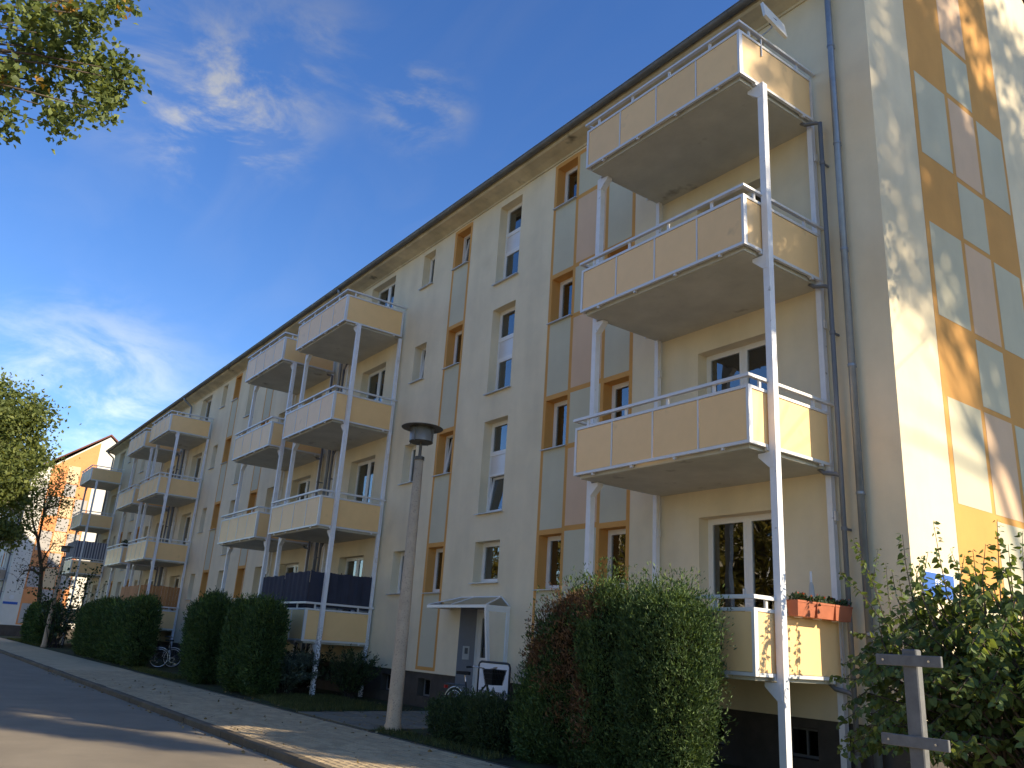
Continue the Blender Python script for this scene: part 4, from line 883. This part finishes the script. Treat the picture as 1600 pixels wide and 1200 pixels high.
# street name plates
def text_mesh(s, size):
    c = bpy.data.curves.new('t', 'FONT'); c.body = s; c.size = size; c.extrude = .0015; c.align_x = 'CENTER'; c.align_y = 'CENTER'; c.offset = 0
    ob = bpy.data.objects.new('t', c); COL.objects.link(ob); dg = bpy.context.evaluated_depsgraph_get(); me = bpy.data.meshes.new_from_object(ob.evaluated_get(dg)); bpy.data.objects.remove(ob); me.materials.clear(); me.materials.append(MATS['sign_white']); me.name = 'lettering'; return me
o = empty('street_sign', (.0, .60, 2.66), label='blue enamel street name sign on the gable wall behind the shrub', cat='sign')
cbox('plate', 'sign_blue', o, .002, .012, -.40, .40, -.14, .16); cbox('border', 'sign_white', o, .001, .008, -.41, .41, -.15, .17)
for s, z, sz, dy in (('gerstr.', .06, .16, .12), ('1 - 3', -.08, .06, .1)):
    l = link('lettering', text_mesh(s, sz), o, (.0125, dy, z)); l.rotation_euler = (math.pi/2, 0, math.pi/2)
q = at_x(16, 942, -69.98); o = empty('street_sign', (-70, q.y, q.z), label='small dark blue sign on the distant gable wall', cat='sign'); cbox('plate', 'sign_blue', o, .01, .03, -.5, .5, -.09, .09); MB().tube([(.0, 0, .42), (.03, 0, .42)], .17, 14).build('emblem', 'alu', o)

# ------------------------------------------------------------------ bicycles and entrance clutter
def bicycle(loc, rz, label, col='black_metal', fender='chrome', basket=True, group='bicycles parked by the house'):
    o = empty('bicycle', loc, rz, label=label, cat='bicycle', group=group); rw = .34; wb = 1.08      # x forward, rear hub at x=0
    for x in (0, wb):
        w = MB().ring((x, 0, rw), rw-.018, .019, (1, 0, 0), (0, 0, 1), 30, 6).build('wheel', 'rubber', o, smooth=True)
        r = MB().ring((x, 0, rw), rw-.042, .016, (1, 0, 0), (0, 0, 1), 30, 5); 
        for k in range(18): a = k*math.pi/9; r.tube([(x, .02*(-1)**k, rw), (x+(rw-.045)*math.cos(a), 0, rw+(rw-.045)*math.sin(a))], .0022, 3)
        r.tube([(x, -.045, rw), (x, .045, rw)], .022, 8); r.build('rim', 'white_paint' if fender == 'white_paint' else 'chrome', w, smooth=True)
        MB().ring((x, 0, rw), rw+.018, .016, (1, 0, 0), (0, 0, 1), 16, 5, R(20) if x == 0 else R(30), R(200) if x == 0 else R(175)).build('mudguard', fender, o, smooth=True)
    bb = Vector((.44, 0, .29)); st_ = Vector((.30, 0, .80)); hd = Vector((.92, 0, .86)); hl = Vector((.96, 0, .70))
    f = MB(); f.tube([bb, st_], .016, 8).tube([bb, hl], .018, 8).tube([bb+Vector((-.03, 0, .12)), hd+Vector((.01, 0, -.05))], .016, 8).tube([hd, hl], .02, 8)
    for y in (-.05, .05): f.tube([(0, y, rw), bb+Vector((0, y*.5, 0))], .010, 6).tube([(0, y, rw), st_+Vector((.02, y*.4, -.1))], .009, 6).tube([hl+Vector((0, y*.6, -.02)), (wb, y, rw)], .012, 6)
    f.build('frame', col, o, smooth=True)
    MB().tube([st_, st_+Vector((-.03, 0, .12))], .013, 8).build('seat_post', 'chrome', o)
    MB().add([(-.16+.25, y, z) for y, z in ()], []) 
    s = MB(); prof = [(-.15, .09), (-.10, .105), (0, .085), (.08, .04), (.14, .022)]; vs = [(st_.x-.04+x, sg*w, st_.z+.12+(.055 if top else .0)-.01*abs(x)) for x, w in prof for sg, top in ((-1, 0), (-1, 1), (1, 1), (1, 0))]
    s.add(vs, [(i*4+k, i*4+(k+1) % 4, (i+1)*4+(k+1) % 4, (i+1)*4+k) for i in range(4) for k in range(4)]+[(3, 2, 1, 0), (16, 17, 18, 19)]).build('saddle', 'rubber', o)
    h = MB(); top = hd+Vector((-.03, 0, .17)); h.tube([hd, top], .013, 8); h.tube([top+Vector((-.17, -.29, .03)), top+Vector((-.02, -.24, .05)), top+Vector((.05, -.1, .03)), top, top+Vector((.05, .1, .03)), top+Vector((-.02, .24, .05)), top+Vector((-.17, .29, .03))], .011, 7); h.build('handlebar', 'chrome', o, smooth=True)
    for sg in (-1, 1): MB().tube([top+Vector((-.18, sg*.293, .03)), top+Vector((-.07, sg*.26, .042))], .017, 8).build('grip', 'rubber', o)
    c = MB().ring(bb+Vector((0, -.06, 0)), .085, .008, (1, 0, 0), (0, 0, 1), 20, 5).tube([bb+Vector((0, -.08, 0)), bb+Vector((.12, -.08, -.12))], .009, 5).tube([bb+Vector((0, .08, 0)), bb+Vector((-.12, .08, .12))], .009, 5).box(bb.x+.08, bb.x+.17, -.17, -.08, bb.z-.135, bb.z-.11).box(bb.x-.17, bb.x-.08, .08, .17, bb.z+.11, bb.z+.135); c.build('crank', 'chrome', o)
    k = MB(); 
    for y in (-.06, 0, .06): k.tube([(-.28, y, .74), (.24, y, .74)], .006, 5)
    k.tube([(-.28, -.06, .74), (-.28, .06, .74)], .006, 5)
    for y in (-.06, .06): k.tube([(-.12, y, .74), (0, y, rw)], .005, 4)
    k.build('luggage_rack', 'black_metal', o); MB().box(-.33, -.29, -.03, .03, .66, .71).build('tail_light', 'plate_red', o)
    if basket:
        q = MB(); c0 = hd+Vector((.2, 0, 0)); lv = []
        for z, w, l in ((0, .11, .10), (.09, .125, .115), (.18, .14, .13), (.24, .15, .14)): q.tube([c0+Vector((-l, -w, z-.05)), c0+Vector((l, -w, z-.05)), c0+Vector((l, w, z-.05)), c0+Vector((-l, w, z-.05)), c0+Vector((-l, -w, z-.05))], .006, 4)
        for t_ in np.linspace(-1, 1, 9):
            for (xa, ya, xb, yb) in ((t_*.10, -.11, t_*.14, -.15), (t_*.10, .11, t_*.14, .15), (-.10, t_*.11, -.14, t_*.15), (.10, t_*.11, .14, t_*.15)): q.tube([c0+Vector((xa, ya, -.05)), c0+Vector((xb, yb, .19))], .004, 3)
        q.build('basket_wires', 'black_metal', o)
        tag(o.children[-1], kind='stuff'); MB().add([(c0.x+sx*l, s2*w, c0.z+z) for z, l, w in ((-.05, .095, .105), (.18, .134, .144)) for sx, s2 in ((-1, -1), (1, -1), (1, 1), (-1, 1))], [(3, 2, 1, 0)]+[(k, (k+1) % 4, 4+(k+1) % 4, 4+k) for k in range(4)]).build('basket', 'rubber', o)
    return o
bicycle((-7.72, -1.62, .155), R(2), 'dark bicycle with front basket parked before the entrance')
bicycle((-27.6, -2.35, .14), R(82), 'bicycle with bright mudguards, its rear wheel next to the long hedge', fender='white_paint', basket=False)
bicycle((-26.7, -1.95, .145), R(76), 'darker bicycle half hidden behind the one with bright mudguards', basket=False)
o = empty('notice_board', (-7.75, -.78, .17), label='white panel in a black tube frame beside the entrance', cat='board')
b = MB(); b.tube([(-.5, 0, -.05), (-.5, 0, 1.06), (-.47, 0, 1.11), (-.42, 0, 1.13), (.42, 0, 1.13), (.47, 0, 1.11), (.5, 0, 1.06), (.5, 0, -.05)], .02, 8); b.build('tube_frame', 'black_metal', o, smooth=True); cbox('panel', 'white_paint', o, -.47, .47, -.006, .006, .62, 1.10); cbox('lower_panel', 'door_grey', o, -.47, .47, -.006, .006, .02, .61)
o = empty('garden_ornament', (-6.35, -1.05, .17), label='three small dark bird cut-outs on a stick beside the notice board', cat='ornament'); MB().tube([(0, 0, -.04), (0, 0, 1.22)], .005, 5).build('stick', 'black_metal', o)
for x, z in ((.0, 1.22), (-.12, 1.10), (-.09, 1.02)):
    bd = MB().prism([(-.1+x, z), (-.03+x, z+.03), (x+.0, z+.015), (x+.05, z+.06), (x+.09, z+.065), (x+.05, z), (x, z-.03), (x-.04, z-.01)], 'y', -.004, .004).build('bird', 'black_metal', o)
    if x: MB().tube([(0, 0, z-.03), (x, 0, z)], .003, 4).build('wire', 'black_metal', o)
